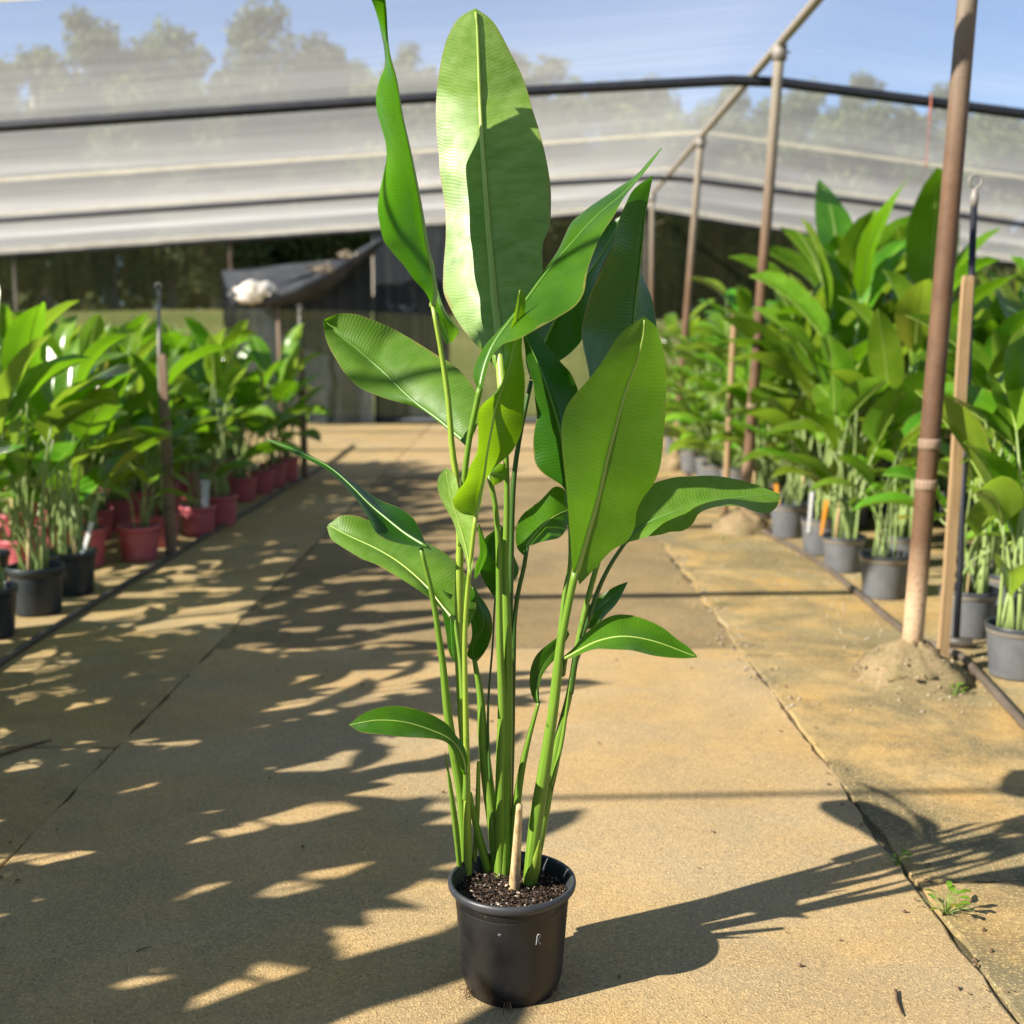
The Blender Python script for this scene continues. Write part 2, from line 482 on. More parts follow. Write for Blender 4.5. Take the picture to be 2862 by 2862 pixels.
M['cloth_dark'] = cloth("cloth_blue_black", (0.018, 0.022, 0.028), (0.05, 0.055, 0.058))
M['cloth_grey'] = cloth("cloth_dusty", (0.08, 0.075, 0.06), (0.16, 0.145, 0.11))
M['debris'] = cloth("dry_leaf_litter", (0.55, 0.52, 0.44), (0.75, 0.72, 0.64), 9.0)
M['dry'] = cloth("dry_leaf_brown", (0.09, 0.05, 0.025), (0.2, 0.12, 0.06), 30.0)
M['yellow_leaf'] = cloth("yellow_leaf", (0.62, 0.50, 0.03), (0.7, 0.6, 0.08), 20.0)
M['chalk'] = cloth("chalk_white", (0.5, 0.5, 0.48), (0.6, 0.6, 0.58), 20.0)
def bark():
    k = NT("gum_bark")
    p = k.obj()
    mp = k.n("ShaderNodeMapping", Vector=p, Scale=(4.0, 4.0, 0.6)).outputs[0]
    s = k.noise(mp, 1.2, 5)
    return k.done(k.bsdf(k.mix(k.ramp(s, 0.35, 0.65), (0.14, 0.11, 0.08), (0.36, 0.32, 0.26)), 0.9, 0.2))
M['bark'] = bark()
def gum(name, a, b):
    k = NT(name)
    r = k.n("ShaderNodeNewGeometry").outputs["Random Per Island"]
    c = k.mix(r, a, b)
    p = k.bsdf(c, 0.6, 0.3)
    t = k.n("ShaderNodeBsdfTranslucent", Color=tuple(x * 1.3 for x in b)).outputs[0]
    return k.done(k.n("ShaderNodeMixShader", i0=0.25, i1=p, i2=t).outputs[0])
M['gum'] = gum("gum_foliage", (0.045, 0.065, 0.022), (0.12, 0.14, 0.05))
M['gum2'] = gum("gum_foliage_olive", (0.05, 0.075, 0.022), (0.14, 0.17, 0.045))

# ------------------------------------------------------------------ setting: terrain and concrete
def terrain():
    xs = np.concatenate([np.linspace(-220, -30, 10), np.linspace(-25, 25, 26), np.linspace(30, 220, 10)])
    ys = np.concatenate([np.linspace(-200, -20, 8), np.linspace(-15, 22, 6), np.linspace(24, 62, 20), np.linspace(70, 320, 10)])
    V, F = [], []
    for y in ys:
        for x in xs:
            t = min(max((y - 24) / 20, 0), 1)
            z = -0.045 + 2.7 * t * t * (3 - 2 * t) - 0.02 * min(max(x + 9, 0), 30) * t + max(0, y - 62) * 0.01
            if y > 25: z += 0.12 * noise.noise(Vector((x * 0.15, y * 0.15, 0)))
            V.append((x, y, z))
    nx = len(xs)
    for j in range(len(ys) - 1):
        for i in range(nx - 1):
            F.append((j * nx + i, j * nx + i + 1, (j + 1) * nx + i + 1, (j + 1) * nx + i))
    o = mesh_obj("ground", V, F, [M['earth'], M['grass']])
    for p in o.data.polygons:
        if p.center.y > 22.8: p.material_index = 1
    tag(o, kind="structure")
    return o
ground = terrain()
def slab(x0, x1, y0, y1, mat, jit=0.006, z=0.0, step=0.06, jl=None, jr=None):
    rr = random.Random(int((x0 * 31 + y0 * 17) * 100))
    def edge(ax, ay, bx, by, j):
        L = math.hypot(bx - ax, by - ay)
        n = max(2, int(L / step))
        nx_, ny_ = -(by - ay) / L, (bx - ax) / L
        out = []
        for i in range(n):
            t = i / n
            px, py = ax + (bx - ax) * t, ay + (by - ay) * t
            d = j * (noise.noise(Vector((px * 5, py * 5, 2.2))) * 1.2 + rr.uniform(-.5, .5) * 0.7)
            if i == 0: d = 0
            out.append((px + nx_ * d, py + ny_ * d))
        return out
    pts = edge(x0, y0, x1, y0, jit) + edge(x1, y0, x1, y1, jr or jit) + edge(x1, y1, x0, y1, jit) + edge(x0, y1, x0, y0, jl or jit)
    n = len(pts)
    cx, cy = (x0 + x1) / 2, (y0 + y1) / 2
    V = [(x, y, z - 0.002 - rr.uniform(0, 0.002)) for x, y in pts]
    V += [(x + (0.006 if x < cx else -0.006) * min(1, abs(x - cx)), y + (0.006 if y < cy else -0.006) * min(1, abs(y - cy)), z) for x, y in pts]
    V += [(x, y, z - 0.075) for x, y in pts]
    F = [tuple(range(n, 2 * n))]
    for i in range(n):
        j = (i + 1) % n
        F.append((i, j, n + j, n + i))
        F.append((2 * n + i, 2 * n + j, j, i))
    return mesh_obj("concrete_slab", V, F, mat, ground, smooth=False)
G = 0.006
JL, JR = -1.485, 1.135
slab(JL + G, JR - G, -4.0, 5.62, M['slab'], 0.012, jr=0.018, jl=0.016)
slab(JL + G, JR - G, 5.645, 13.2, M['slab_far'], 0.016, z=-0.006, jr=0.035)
slab(JL + G, JR - G, 13.225, 21.6, M['slab'], 0.014, z=-0.004)
slab(-8.0, JL - G, -4.0, 4.20, M['slab_left'], 0.010, z=-0.002)
slab(-8.0, JL - G, 4.213, 12.0, M['slab_left'], 0.012)
slab(-8.0, JL - G, 12.02, 21.6, M['slab_left'], 0.012, z=-0.003)
slab(JR + G, 8.5, -4.0, 3.10, M['slab_right'], 0.012, z=0.001)
slab(JR + G, 8.5, 3.106, 5.50, M['slab_right'], 0.012)
slab(JR + G, 8.5, 5.515, 7.95, M['slab_right'], 0.016, z=0.002, jl=0.03)
slab(JR + G, 8.5, 7.97, 21.6, M['slab_right'], 0.016, z=-0.002, jl=0.03)

def joint_soil(x0, y0, x1, y1, seed):
    V, F = [], []
    L = math.hypot(x1 - x0, y1 - y0); n = int(L / 0.05)
    nx_, ny_ = -(y1 - y0) / L, (x1 - x0) / L
    for i in range(n + 1):
        t = i / n
        x, y = x0 + (x1 - x0) * t, y0 + (y1 - y0) * t
        z = -0.011 + 0.010 * noise.noise(Vector((x * 9 + seed, y * 9, 0)))
        for q in (-0.02, 0, 0.02):
            V.append((x + nx_ * q, y + ny_ * q, z - abs(q) * 0.2))
        if i:
            a = 3 * (i - 1)
            F += [(a, a + 1, a + 4, a + 3), (a + 1, a + 2, a + 5, a + 4)]
    mesh_obj("joint_soil", V, F, M['earth'], ground)
joint_soil(JL, -3.9, JL, 21.5, 1)
joint_soil(JR, -3.9, JR, 21.5, 5)
joint_soil(JL, 5.632, JR, 5.632, 9)
# ------------------------------------------------------------------ shade house: roof net, pipes, posts, walls
def ridge_x(y): return 1.95 + 0.028 * (y - 6)
def ridge_z(y): return 3.80 + 0.018 * (y - 9)
def roof_z(x, y):
    d = x - ridge_x(y)
    z = ridge_z(y) - (0.066 * -d if d < 0 else 0.135 * d)
    ph = ((y - 10.4) / 3.45) % 1.0
    sag = -0.055 * math.sin(math.pi * ph) * min(1, abs(d) / 2.0)
    return z + sag + 0.03
def roof():
    root = empty("shade_net_roof", (0, 8, 0))
    tag(root, "white translucent shade net roof draped over the ridge pipe", "shade net")
    xs = np.concatenate([np.linspace(-13, 1.2, 30), np.linspace(1.6, 3, 5), np.linspace(3.4, 12, 16)])
    ys = np.linspace(-9, 22.0, 110)
    V, F = [], []
    for y in ys:
        for x in xs:
            V.append((x, y - 8, roof_z(x, y) + 0.012 * noise.noise(Vector((x, y, 0)))))
    nx = len(xs)
    for j in range(len(ys) - 1):
        for i in range(nx - 1):
            F.append((j * nx + i, j * nx + i + 1, (j + 1) * nx + i + 1, (j + 1) * nx + i))
    mesh_obj("net", V, F, M['net_white'], root)
    def band(y, w, mat, nm, drop=0.01, rag=0.0, th=0.006):
        V, F = [], []
        for i, x in enumerate(np.linspace(-12.9, 11.9, 160)):
            z = roof_z(x, y) - drop
            r1 = rag * noise.noise(Vector((x * 7, y, 1)))
            V += [(x, y - 8 - w / 2, z), (x, y - 8 + w / 2, z - r1 * 0.2), (x, y - 8 + w / 2, z - th - abs(r1)), (x, y - 8 - w / 2, z - th - abs(r1))]
            if i:
                a = 4 * (i - 1)
                for q in range(4):
                    F.append((a + q, a + (q + 1) % 4, a + 4 + (q + 1) % 4, a + 4 + q))
        mesh_obj(nm, V, F, mat, root, smooth=False)
    for y, w in ((6.99, 0.20), (13.95, 0.20), (4.45, 0.12), (-3.4, 0.2)):
        band(y, w, M['net_seam'], "seam", 0.012, 0.02, 0.002)
    band(21.9, 0.16, M['net_seam'], "hem", 0.03, 0.03, 0.10)
    band(17.2, 0.14, M['net_seam'], "seam", 0.015, 0.02)
    return root
roof()
def cross_pipe(y, r, label, mat=M['pipe_black']):
    xs = [-12.8, -8, -4, 0, ridge_x(y) - 0.2, ridge_x(y) + 0.2, 5, 8, 11.8]
    pts = [(x, y, roof_z(x, y) - r - 0.05) for x in xs]
    pts[4] = (pts[4][0], y, pts[4][2] - 0.03); pts[5] = (pts[5][0], y, pts[5][2] - 0.03)
    o = tube_obj("cross_pipe", pts, r, mat, None, 8)
    tag(o, label, "pipe")
cross_pipe(10.4, 0.045, "thick black cross pipe under the net, tied with red twine")
cross_pipe(17.4, 0.035, "thin black cross pipe under the far end of the net")
cross_pipe(1.4, 0.016, "black cross pipe under the net above the big potted plant")
ys = np.linspace(-8.5, 21.8, 30)
rp = tube_obj("ridge_pipe", [(ridge_x(y), y, ridge_z(y) - 0.05) for y in ys], 0.035, M['galv'], None, 10)
tag(rp, "long grey ridge pipe carried by the rusty posts", "pipe")

def mound(root, r, h, seed, mat):
    V, F = [], []
    rr = random.Random(seed)
    seg, rings = 30, 12
    for i in range(rings + 1):
        t = i / rings
        for s in range(seg):
            a = 2 * math.pi * s / seg
            rad = r * (1 - t) ** 0.75 if t < 1 else 0.0
            rad = max(rad, 0.02)
            d = 1 + 0.30 * noise.noise(Vector((math.cos(a) * 2.2, math.sin(a) * 2.2, t * 3 + seed))) + 0.22 * noise.noise(Vector((math.cos(a) * 7, math.sin(a) * 7, t * 8 + seed)))
            V.append((rad * d * math.cos(a), rad * d * math.sin(a), -0.012 + h * t ** 0.85 * (1 + 0.1 * rr.uniform(-1, 1) * (0 < t < 1))))
    for i in range(rings):
        for s in range(seg):
            q = (s + 1) % seg
            F.append((i * seg + s, i * seg + q, (i + 1) * seg + q, (i + 1) * seg + s))
    F.append(tuple(range(rings * seg, rings * seg + seg)))
    o = mesh_obj("footing", V, F, mat, root)
    V, F = [], []
    for k in range(80):
        t = rr.uniform(0.0, 0.6)
        a = rr.uniform(0, 2 * math.pi)
        rad = r * (1 - t) ** 0.75 * rr.uniform(0.93, 1.05)
        s = rr.choice([0.005, 0.007, 0.009, 0.012]) * (1.2 - 0.5 * t)
        c = Vector((rad * math.cos(a), rad * math.sin(a), -0.008 + h * t ** 0.85))
        b = len(V)
        for dx, dy, dz in ((1, 0, 0), (-1, 0, 0), (0, 1, 0), (0, -1, 0), (0, 0, 1), (0, 0, -1)):
            V.append(c + Vector((dx, dy, dz)) * s * rr.uniform(0.6, 1.2))
        for f in ((0, 2, 4), (2, 1, 4), (1, 3, 4), (3, 0, 4), (2, 0, 5), (1, 2, 5), (3, 1, 5), (0, 3, 5)):
            F.append(tuple(b + q for q in f))
    g = mesh_obj("embedded_gravel", V, F, M['gravel_dull'], o, smooth=False)
    tag(g, kind="stuff")
    return o
def post(base, rtop, r, label, m=(0.26, 0.2), seed=1, bands=(), lean=(0, 0), clamp=True):
    root = empty("support_post", base)
    tag(root, label, "post", "rusty posts under the ridge pipe")
    top_z = ridge_z(base[1]) - 0.085
    bx, by = base[0], base[1]
    tx = ridge_x(by) - bx
    pts = [(tx * t, lean[1] * t, 0.02 + (top_z - 0.02) * t) for t in np.linspace(0, 1, 16)]
    tube_obj("pole", pts, [r + (rtop - r) * t for t in np.linspace(0, 1, 16)], M['rust'], root, 16)
    for z in bands:
        tube_obj("collar", [(tx * z / top_z, 0, z - 0.025), (tx * z / top_z, 0, z - 0.008), (tx * z / top_z, 0, z + 0.008), (tx * z / top_z, 0, z + 0.025)], [r * 1.01, r * 1.06, r * 1.06, r * 1.01], M['stake_grey'], root, 16)
    if clamp:
        tube_obj("clamp", [(tx, lean[1], top_z - 0.09), (tx, lean[1], top_z + 0.02)], r * 1.25, M['clamp'], root, 12)
        tube_obj("bolt", [(tx - r * 1.8, lean[1], top_z - 0.03), (tx + r * 1.8, lean[1], top_z - 0.03)], 0.008, M['clamp'], root, 6)
    mound(root, m[0], m[1], seed, M['rubble'])
    return root
pb = at_z(*OV(1716, 1278)); post((pb.x, pb.y, 0), 0.040, 0.046, "rusty steel post with big crumbling footing beside the timber stake", (0.28, 0.20), 3, (0.88, 1.06))
pb = at_z(*OV(1402, 1000)); post((pb.x, pb.y, 0), 0.040, 0.045, "rusty post with mossy footing beside the thin bamboo stake", (0.27, 0.20), 8, (1.0,))
pb = at_z(*OV(1272, 885)); post((pb.x, pb.y, 0), 0.040, 0.045, "rusty post with pale upper half and earth footing behind the nursery pots", (0.27, 0.22), 15, ())
post((2.36, 20.0, 0), 0.040, 0.045, "slim post by the back wall at the far end of the ridge pipe", (0.25, 0.18), 21, ())

# back wall of shade cloth: panels between rails, with frame posts
def wall_back():
    root = empty("shade_cloth_wall", (0, 21.85, 0))
    tag(root, "see-through black shade cloth back wall with stained panels", "wall")
    edges = [-13.0, -9.2, -5.2, -2.55, -1.2, 2.45, 6.2, 9.8, 12.0]
    for i in range(len(edges) - 1):
        x0, x1 = edges[i], edges[i + 1]
        if i == 2: continue                       # the doorway, closed by the hanging curtain
        V, F, n, m = [], [], 14, 10
        for j in range(m + 1):
            for q in range(n + 1):
                x = x0 + (x1 - x0) * q / n
                zt = roof_z(x, 21.85) - 0.06
                z = 0.02 + (zt - 0.02) * j / m
                V.append((x, 0.05 * noise.noise(Vector((x * 1.2, z * 0.7, i))), z))
        for j in range(m):
            for q in range(n):
                a = j * (n + 1) + q
                F.append((a, a + 1, a + n + 2, a + n + 1))
        mesh_obj("cloth_panel", V, F, M['net_curtain'] if i in (3,) else M['net_black'], root)
    for i, x in enumerate(edges):
        zt = roof_z(x, 21.85) - 0.05
        tube_obj("wall_post", [(x, 0.12, 0), (x, 0.12, zt)], 0.035, M['galv'] if i % 2 else M['stake_grey'], root, 8)
    xs = np.linspace(-12.9, 11.9, 30)
    tube_obj("top_rail", [(x, 0.03, roof_z(x, 21.9) - 0.16) for x in xs], 0.055, M['pipe_black'], root, 8)
    tube_obj("skirt_board", [(x, -0.06, 0.06) for x in (-13, -5.3)], 0.05, M['cloth_dark'], root, 6)
    tube_obj("skirt_board", [(x, -0.06, 0.06) for x in (-2.5, 12)], 0.05, M['cloth_dark'], root, 6)
wall_back()

# curtain with sagging pouch in the doorway
def curtain():
    root = empty("door_curtain", (-3.9, 21.5, 0))
    tag(root, "dark wrinkled shade cloth curtain hanging in the back doorway", "curtain")
    V, F, n, m = [], [], 40, 26
    x0, x1 = -1.35, 1.35
    for j in range(m + 1):
        t = j / m
        for q in range(n + 1):
            s = q / n
            x = x0 + (x1 - x0) * s
            z = 0.03 + t * (2.75 + 0.25 * s)
            y = 0.07 * math.sin(9 * s + 3 * noise.noise(Vector((s * 2, t * 3, 0)))) * (1.1 - t) + 0.10 * noise.noise(Vector((s * 3, t * 6, 4)))
            V.append((x, y, z))
    for j in range(m):
        for q in range(n):
            a = j * (n + 1) + q
            F.append((a, a + 1, a + n + 2, a + n + 1))
    mesh_obj("hanging_cloth", V, F, M['net_curtain'], root)
    # the rolled-over top that sags out into the house, full of dry litter
    V, F, n, m = [], [], 30, 14
    A = Vector((-1.05, -0.55, 2.35)); B = Vector((1.55, -0.15, 3.35))
    for q in range(n + 1):
        s = q / n
        c = A.lerp(B, s) + Vector((0, 0, -0.30 * math.sin(math.pi * s) - 0.05))
        r = 0.12 + 0.36 * math.sin(math.pi * min(1, s * 0.9 + 0.1)) ** 0.8
        for j in range(m):
            a = 2 * math.pi * j / m
            rr_ = r * (1 + 0.12 * math.sin(3 * a + 8 * s))
            V.append(c + Vector((0.06 * math.sin(a * 2 + s * 9), 0.75 * rr_ * math.cos(a), 0.55 * rr_ * math.sin(a) * (0.55 if math.sin(a) > 0 else 1.0))))
    for q in range(n):
        for j in range(m):
            k = (j + 1) % m
            F.append((q * m + j, q * m + k, (q + 1) * m + k, (q + 1) * m + j))
    F.append(tuple(range(m - 1, -1, -1))); F.append(tuple(range(n * m, n * m + m)))
    mesh_obj("sagging_roll", V, F, M['cloth_dark'], root)
    # upper flap running back to the wall rail
    V, F = [], []
    for q in range(21):
        s = q / 20
        for j in range(7):
            t = j / 6
            p = A.lerp(B, s) + Vector((0, 0, -0.16 * math.sin(math.pi * s)))
            top = Vector((-1.35 + 2.7 * s, 0.0, 2.78 + 0.25 * s))
            pp = p.lerp(top, t) + Vector((0, 0, -0.10 * math.sin(math.pi * t) + 0.03 * noise.noise(Vector((s * 5, t * 4, 3)))))
            V.append(pp)
    for q in range(20):
        for j in range(6):
            a = q * 7 + j
            F.append((a, a + 1, a + 8, a + 7))
    mesh_obj("top_flap", V, F, M['cloth_dark'], root)
    rr = random.Random(5)
    V, F = [], []
    for i in range(13):
        th = math.pi * i / 12
        for j in range(20):
            ph = 2 * math.pi * j / 20
            d = Vector((math.sin(th) * math.cos(ph), math.sin(th) * math.sin(ph), math.cos(th)))
            q = 1 + 0.30 * noise.noise(d * 2.4) + 0.16 * noise.noise(d * 6.0)
            V.append(Vector((-0.62, -0.66, 2.36)) + Vector((d.x * 0.40, d.y * 0.17, d.z * 0.19 + d.x * 0.03)) * q)
    for i in range(12):
        for j in range(20):
            F.append((i * 20 + j, i * 20 + (j + 1) % 20, (i + 1) * 20 + (j + 1) % 20, (i + 1) * 20 + j))
    mesh_obj("litter_heap", V, F, M['debris'], root)
    for cx_, cy_, cz_, w, k in ((-0.62, -0.70, 2.40, 0.34, 320), (0.55, -0.55, 2.78, 0.22, 120), (0.98, -0.45, 3.02, 0.18, 120)):
        V, F = [], []
        for i in range(k):
            c = Vector((cx_ + rr.gauss(0, w * 0.42), cy_ + rr.gauss(0, 0.09), cz_ + rr.gauss(0, w * 0.16)))
            b = len(V)
            s_ = rr.uniform(0.02, 0.045)
            d1 = Vector((rr.uniform(-1, 1), rr.uniform(-1, 1), rr.uniform(-1, 1))).normalized() * s_
            d2 = Vector((rr.uniform(-1, 1), rr.uniform(-1, 1), rr.uniform(-1, 1))).normalized() * s_
            V += [c - d1, c + d2, c + d1, c - d2 + d1 * 0.3]
            F.append((b, b + 1, b + 2, b + 3))
        o = mesh_obj("leaf_litter", V, F, M['debris'] if k > 300 else M['pebble'], root, smooth=False)
        tag(o, "pale dry leaf litter caught in the sagging cloth" if k > 100 else None, kind="stuff")
    tube_obj("prop", [(-0.25, -0.5, 0.0), (-0.25, -0.5, 2.2)], 0.03, M['stake_grey'], root, 8)
curtain()
for x, z, r in ((-4.78, 3.45, 0.07), (-3.95, 3.4, 0.17)):
    pass

# ------------------------------------------------------------------ trees beyond the wall
def ground_z(x, y):
    t = min(max((y - 24) / 20, 0), 1)
    return -0.045 + 2.7 * t * t * (3 - 2 * t) - 0.02 * min(max(x + 9, 0), 30) * t + max(0, y - 62) * 0.01
def gum_tree(x, y, top, width, seed, label, mat, nclump=34, low=0.30, leaf=0.30):
    rr = random.Random(seed)
    zb = ground_z(x, y)
    H = top - zb
    root = empty("gum_tree", (x, y, zb))
    tag(root, label, "tree", "gum trees beyond the back wall")
    V, F = [], []
    def add(path, rad, sides=7):
        a, b, _ = tube(path, rad, sides)
        o = len(V)
        V.extend(a)
        F.extend([tuple(o + i for i in f) for f in b])
    lean = rr.uniform(-0.08, 0.08)
    trunk = [(lean * H * t + 0.15 * math.sin(3 * t + seed), 0.1 * math.sin(4 * t), -0.1 + H * 0.85 * t) for t in np.linspace(0, 1, 9)]
    add(trunk, [0.22 * (1 - 0.8 * t) + 0.03 for t in np.linspace(0, 1, 9)])
    clumps = []
    for k in range(nclump):
        t = low + (1 - low) * (k + rr.random()) / nclump
        prof = (0.62 + 0.5 * math.sin(math.pi * min(1, (t - low) / (1 - low) * 1.05))) * (1.0 if t < 0.82 else max(0.25, (1.06 - t) / 0.24))
        a = rr.uniform(0, 2 * math.pi)
        rad = width * 0.5 * prof * rr.uniform(0.25, 1.0)
        c = Vector((lean * H * t + rad * math.cos(a), rad * math.sin(a), H * t))
        clumps.append((c, rr.uniform(0.6, 1.2) * (0.72 if t > 0.85 else 1.0)))
        if k % 2 == 0:
            tz = max(0.2, t - rr.uniform(0.08, 0.18))
            s = Vector((lean * H * tz, 0, H * min(tz, 0.85)))
            add([s, s.lerp(c, 0.5) + Vector((0, 0, 0.15)), c], [0.07, 0.045, 0.02], 5)
    mesh_obj("trunk", V, F, M['bark'], root)
    V, F = [], []
    for c, r in clumps:
        n = int(190 * r * r / 0.5)
        for i in range(n):
            d = Vector((rr.gauss(0, 1), rr.gauss(0, 1), rr.gauss(0, 0.75)))
            d = d.normalized() * r * (rr.random() ** 0.45)
            p = c + d
            s = leaf * rr.uniform(0.5, 1.1)
            a = Vector((rr.uniform(-1, 1), rr.uniform(-1, 1), rr.uniform(-1.0, 0.4))).normalized() * s * 0.5
            b = a.cross(Vector((rr.uniform(-1, 1), rr.uniform(-1, 1), rr.uniform(-1, 1)))).normalized() * s * 0.22
            o = len(V)
            V += [p - a, p + b, p + a, p - b]
            F.append((o, o + 1, o + 2, o + 3))
    mesh_obj("crown", V, F, mat, root, smooth=False)
# (overview x, overview y of the top, depth, crown width in m, label)
TREES = [
    (-60, 150, 44, 4.2, "low spreading gum at the left end of the tree line"),
    (55, 105, 45, 4.4, "round-topped gum with gaps low in its crown beside the tallest pair"),
    (185, 42, 46, 4.2, "broad gum with a layered flat-topped crown"),
    (300, 62, 47, 4.6, "wide gum with a sloping shoulder next to the flat-topped one"),
    (395, 150, 45, 3.4, "short gum filling the gap between two taller ones"),
    (468, 22, 47, 3.3, "tallest gum with a narrow ragged crown above the curtain"),
    (545, 120, 49, 3.4, "bushy gum leaning against the tallest one"),
    (622, 78, 48, 2.2, "thin spire-topped gum standing alone"),
    (690, 130, 50, 3.6, "half-height gum next to the thin spire"),
    (790, 98, 47, 3.4, "gum behind the twisted upright leaf of the big potted plant"),
    (900, 130, 50, 4.0, "gum hidden mostly by the tallest leaf of the big potted plant"),
    (1010, 128, 46, 4.2, "dome-crowned gum to the side of the tallest leaf"),
    (1165, 165, 48, 3.8, "small rounded gum beside a patch of open sky"),
    (1265, 165, 52, 3.2, "open gum behind the ridge pipe"),
    (1370, 235, 52, 4.0, "low gum under the ridge pipe beside the middle post"),
    (1485, 175, 52, 4.4, "gum with broken canopy behind the middle rusty post"),
    (1610, 152, 53, 4.0, "gum crossing the black cross pipe at its thick joint"),
    (1715, 225, 54, 4.6, "dense low gum behind the tall banana-leaved plants"),
    (1850, 230, 52, 3.4, "gum with a tufted side branch behind the biggest post"),
    (1960, 255, 54, 5.0, "low gum at the right end of the tree line"),
]
for i, (u, v, Y, w, lab) in enumerate(TREES):
    p = at_y(*OV(u, v), Y)
    gum_tree(p.x, Y, p.z, w * 1.55, 100 + i, lab, M['gum'] if i % 3 else M['gum2'], nclump=54 if w > 3.5 else 40, low=0.12, leaf=0.36)
for i in range(12):
    x = (-30 - 6.5 * i) if i < 6 else (32 + 6.5 * (i - 6))
    gum_tree(x, 50 - (i % 6) * 2.5, 11.5 + 2.5 * math.sin(i * 1.9), 6.0, 500 + i, "gum beyond the end of the back wall, in the open field", M['gum'], nclump=40, low=0.12, leaf=0.42)
for i in range(15):
    u = -40 + 140 * i
    p = at_y(*OV(u, (118 if u < 1000 else 205) + 32 * math.sin(i * 2.3)), 58)
    gum_tree(p.x, 58, p.z, 6.5, 300 + i, "gum in the second line, behind the front trees", M['gum'], nclump=46, low=0.1, leaf=0.4)
# understorey that reads as one dark mass
def thicket():
    rr = random.Random(9)
    V, F = [], []
    for k in range(15000):
        x = rr.uniform(-32, 34)
        y = rr.uniform(50, 55)
        z = ground_z(x, y) + rr.random() * (4.2 + 1.6 * noise.noise(Vector((x * 0.3, 0, 0))))
        s = rr.uniform(0.2, 0.5)
        p = Vector((x, y, z))
        a = Vector((rr.uniform(-1, 1), rr.uniform(-1, 1), rr.uniform(-1, 0.5))).normalized() * s
        b = a.cross(Vector((rr.uniform(-1, 1), rr.uniform(-1, 1), rr.uniform(-1, 1)))).normalized() * s * 0.4
        o = len(V)
        V += [p - a, p + b, p + a, p - b]
        F.append((o, o + 1, o + 2, o + 3))
    o = mesh_obj("thicket", V, F, M['gum2'], None, smooth=False)
    tag(o, "dark scrubby undergrowth below the line of gum trees", "thicket", kind="stuff")
thicket()

# ------------------------------------------------------------------ the big potted plant in the middle
PY = 2.577
hero = empty("potted_plant", (0, PY, 0))
tag(hero, "tall potted heliconia with big paddle leaves in a black pot on the concrete path", "potted plant")
HO = Vector((0, PY, 0))
def hp(fn, x, y, dy):            # photograph point at the plant's depth + dy, in the plant's own frame
    return at_y(*fn(x, y), PY + dy) - HO

def loft(name, rows, mat, rib=M['midrib'], nv=70, nh=6, cup=0.06, seed=0, rib_r=(0.0055, 0.0012), wave=0.004, rib_off=0.0):
    """rows base -> tip, each (left, mid, right) points"""
    A = np.array([[tuple(p) for p in r] for r in rows])           # k,3,3
    flat = A[:, [1, 0, 2], :].reshape(len(A), 9)                   # mid first: spacing by the midrib
    S = spline(flat, nv).reshape(nv, 3, 3)
    Mid, Lf, Rt = S[:, 0], S[:, 1], S[:, 2]
    run = np.concatenate([[0], np.cumsum(np.linalg.norm(np.diff(Mid, axis=0), axis=1))])
    V, F, UV = [], [], []
    cols = 2 * nh + 1
    for i in range(nv):
        tg = Vector(Mid[min(i + 1, nv - 1)] - Mid[max(i - 1, 0)])
        nrm = tg.cross(Vector(Rt[i] - Lf[i]))
        nrm = nrm.normalized() if nrm.length > 1e-9 else Vector((0, -1, 0))
        wl, wr = np.linalg.norm(Lf[i] - Mid[i]), np.linalg.norm(Rt[i] - Mid[i])
        for c in range(cols):
            s = (c - nh) / nh
            E, w = (Lf[i], wl) if s < 0 else (Rt[i], wr)
            q = abs(s)
            p = Vector(Mid[i] * (1 - q) + E * q)
            p += nrm * (cup * w * math.sin(math.pi * q) )
            p += nrm * (wave * q * q * noise.noise(Vector((run[i] * 14, s * 1.5, seed * 3.7))) * min(1, w / 0.04))
            V.append(p)
            UV.append((0.5 + 0.5 * s, run[i]))
    for i in range(nv - 1):
        for c in range(cols - 1):
            a = i * cols + c
            F.append((a, a + 1, a + cols + 1, a + cols))
    o = mesh_obj(name, V, F, mat, hero, uv=UV)
    pts = [Vector(V[i * cols + nh]) + Vector((0, rib_off, 0)) for i in range(nv)]
    rr = [rib_r[0] + (rib_r[1] - rib_r[0]) * (i / (nv - 1)) ** 0.7 for i in range(nv)]
    tube_obj("midrib", pts[::2], rr[::2], rib, o, 6)
    return o
def rows_from(fn, mid, left, right, dy_m, dy_l, dy_r, n=11, fnl=None, fnr=None):
    """resample three traced outlines to the same number of rows; depths are lists along the leaf"""
    def prep(f, pts, dys):
        P = [f(*p) for p in pts]
        P = np.array([(a, b, 0) for a, b in P])
        S = spline(P, n)
        d = np.interp(np.linspace(0, 1, n), np.linspace(0, 1, len(dys)), dys)
        return [at_y(S[i][0], S[i][1], PY + d[i]) - HO for i in range(n)]
    Lr, Mr, Rr = prep(fnl or fn, left, dy_l), prep(fn, mid, dy_m), prep(fnr or fn, right, dy_r)
    return [(Lr[i], Mr[i], Rr[i]) for i in range(n)]
I = lambda x, y: (x, y)
def c2(*p): return [C2(*q) for q in p]
def c5(*p): return [C5(*q) for q in p]
def c7(*p): return [C7(*q) for q in p]
def k8(*p): return [K8(*q) for q in p]
def kl(*p): return [KL(*q) for q in p]
def kr(*p): return [KR(*q) for q in p]

LEAVES = {}
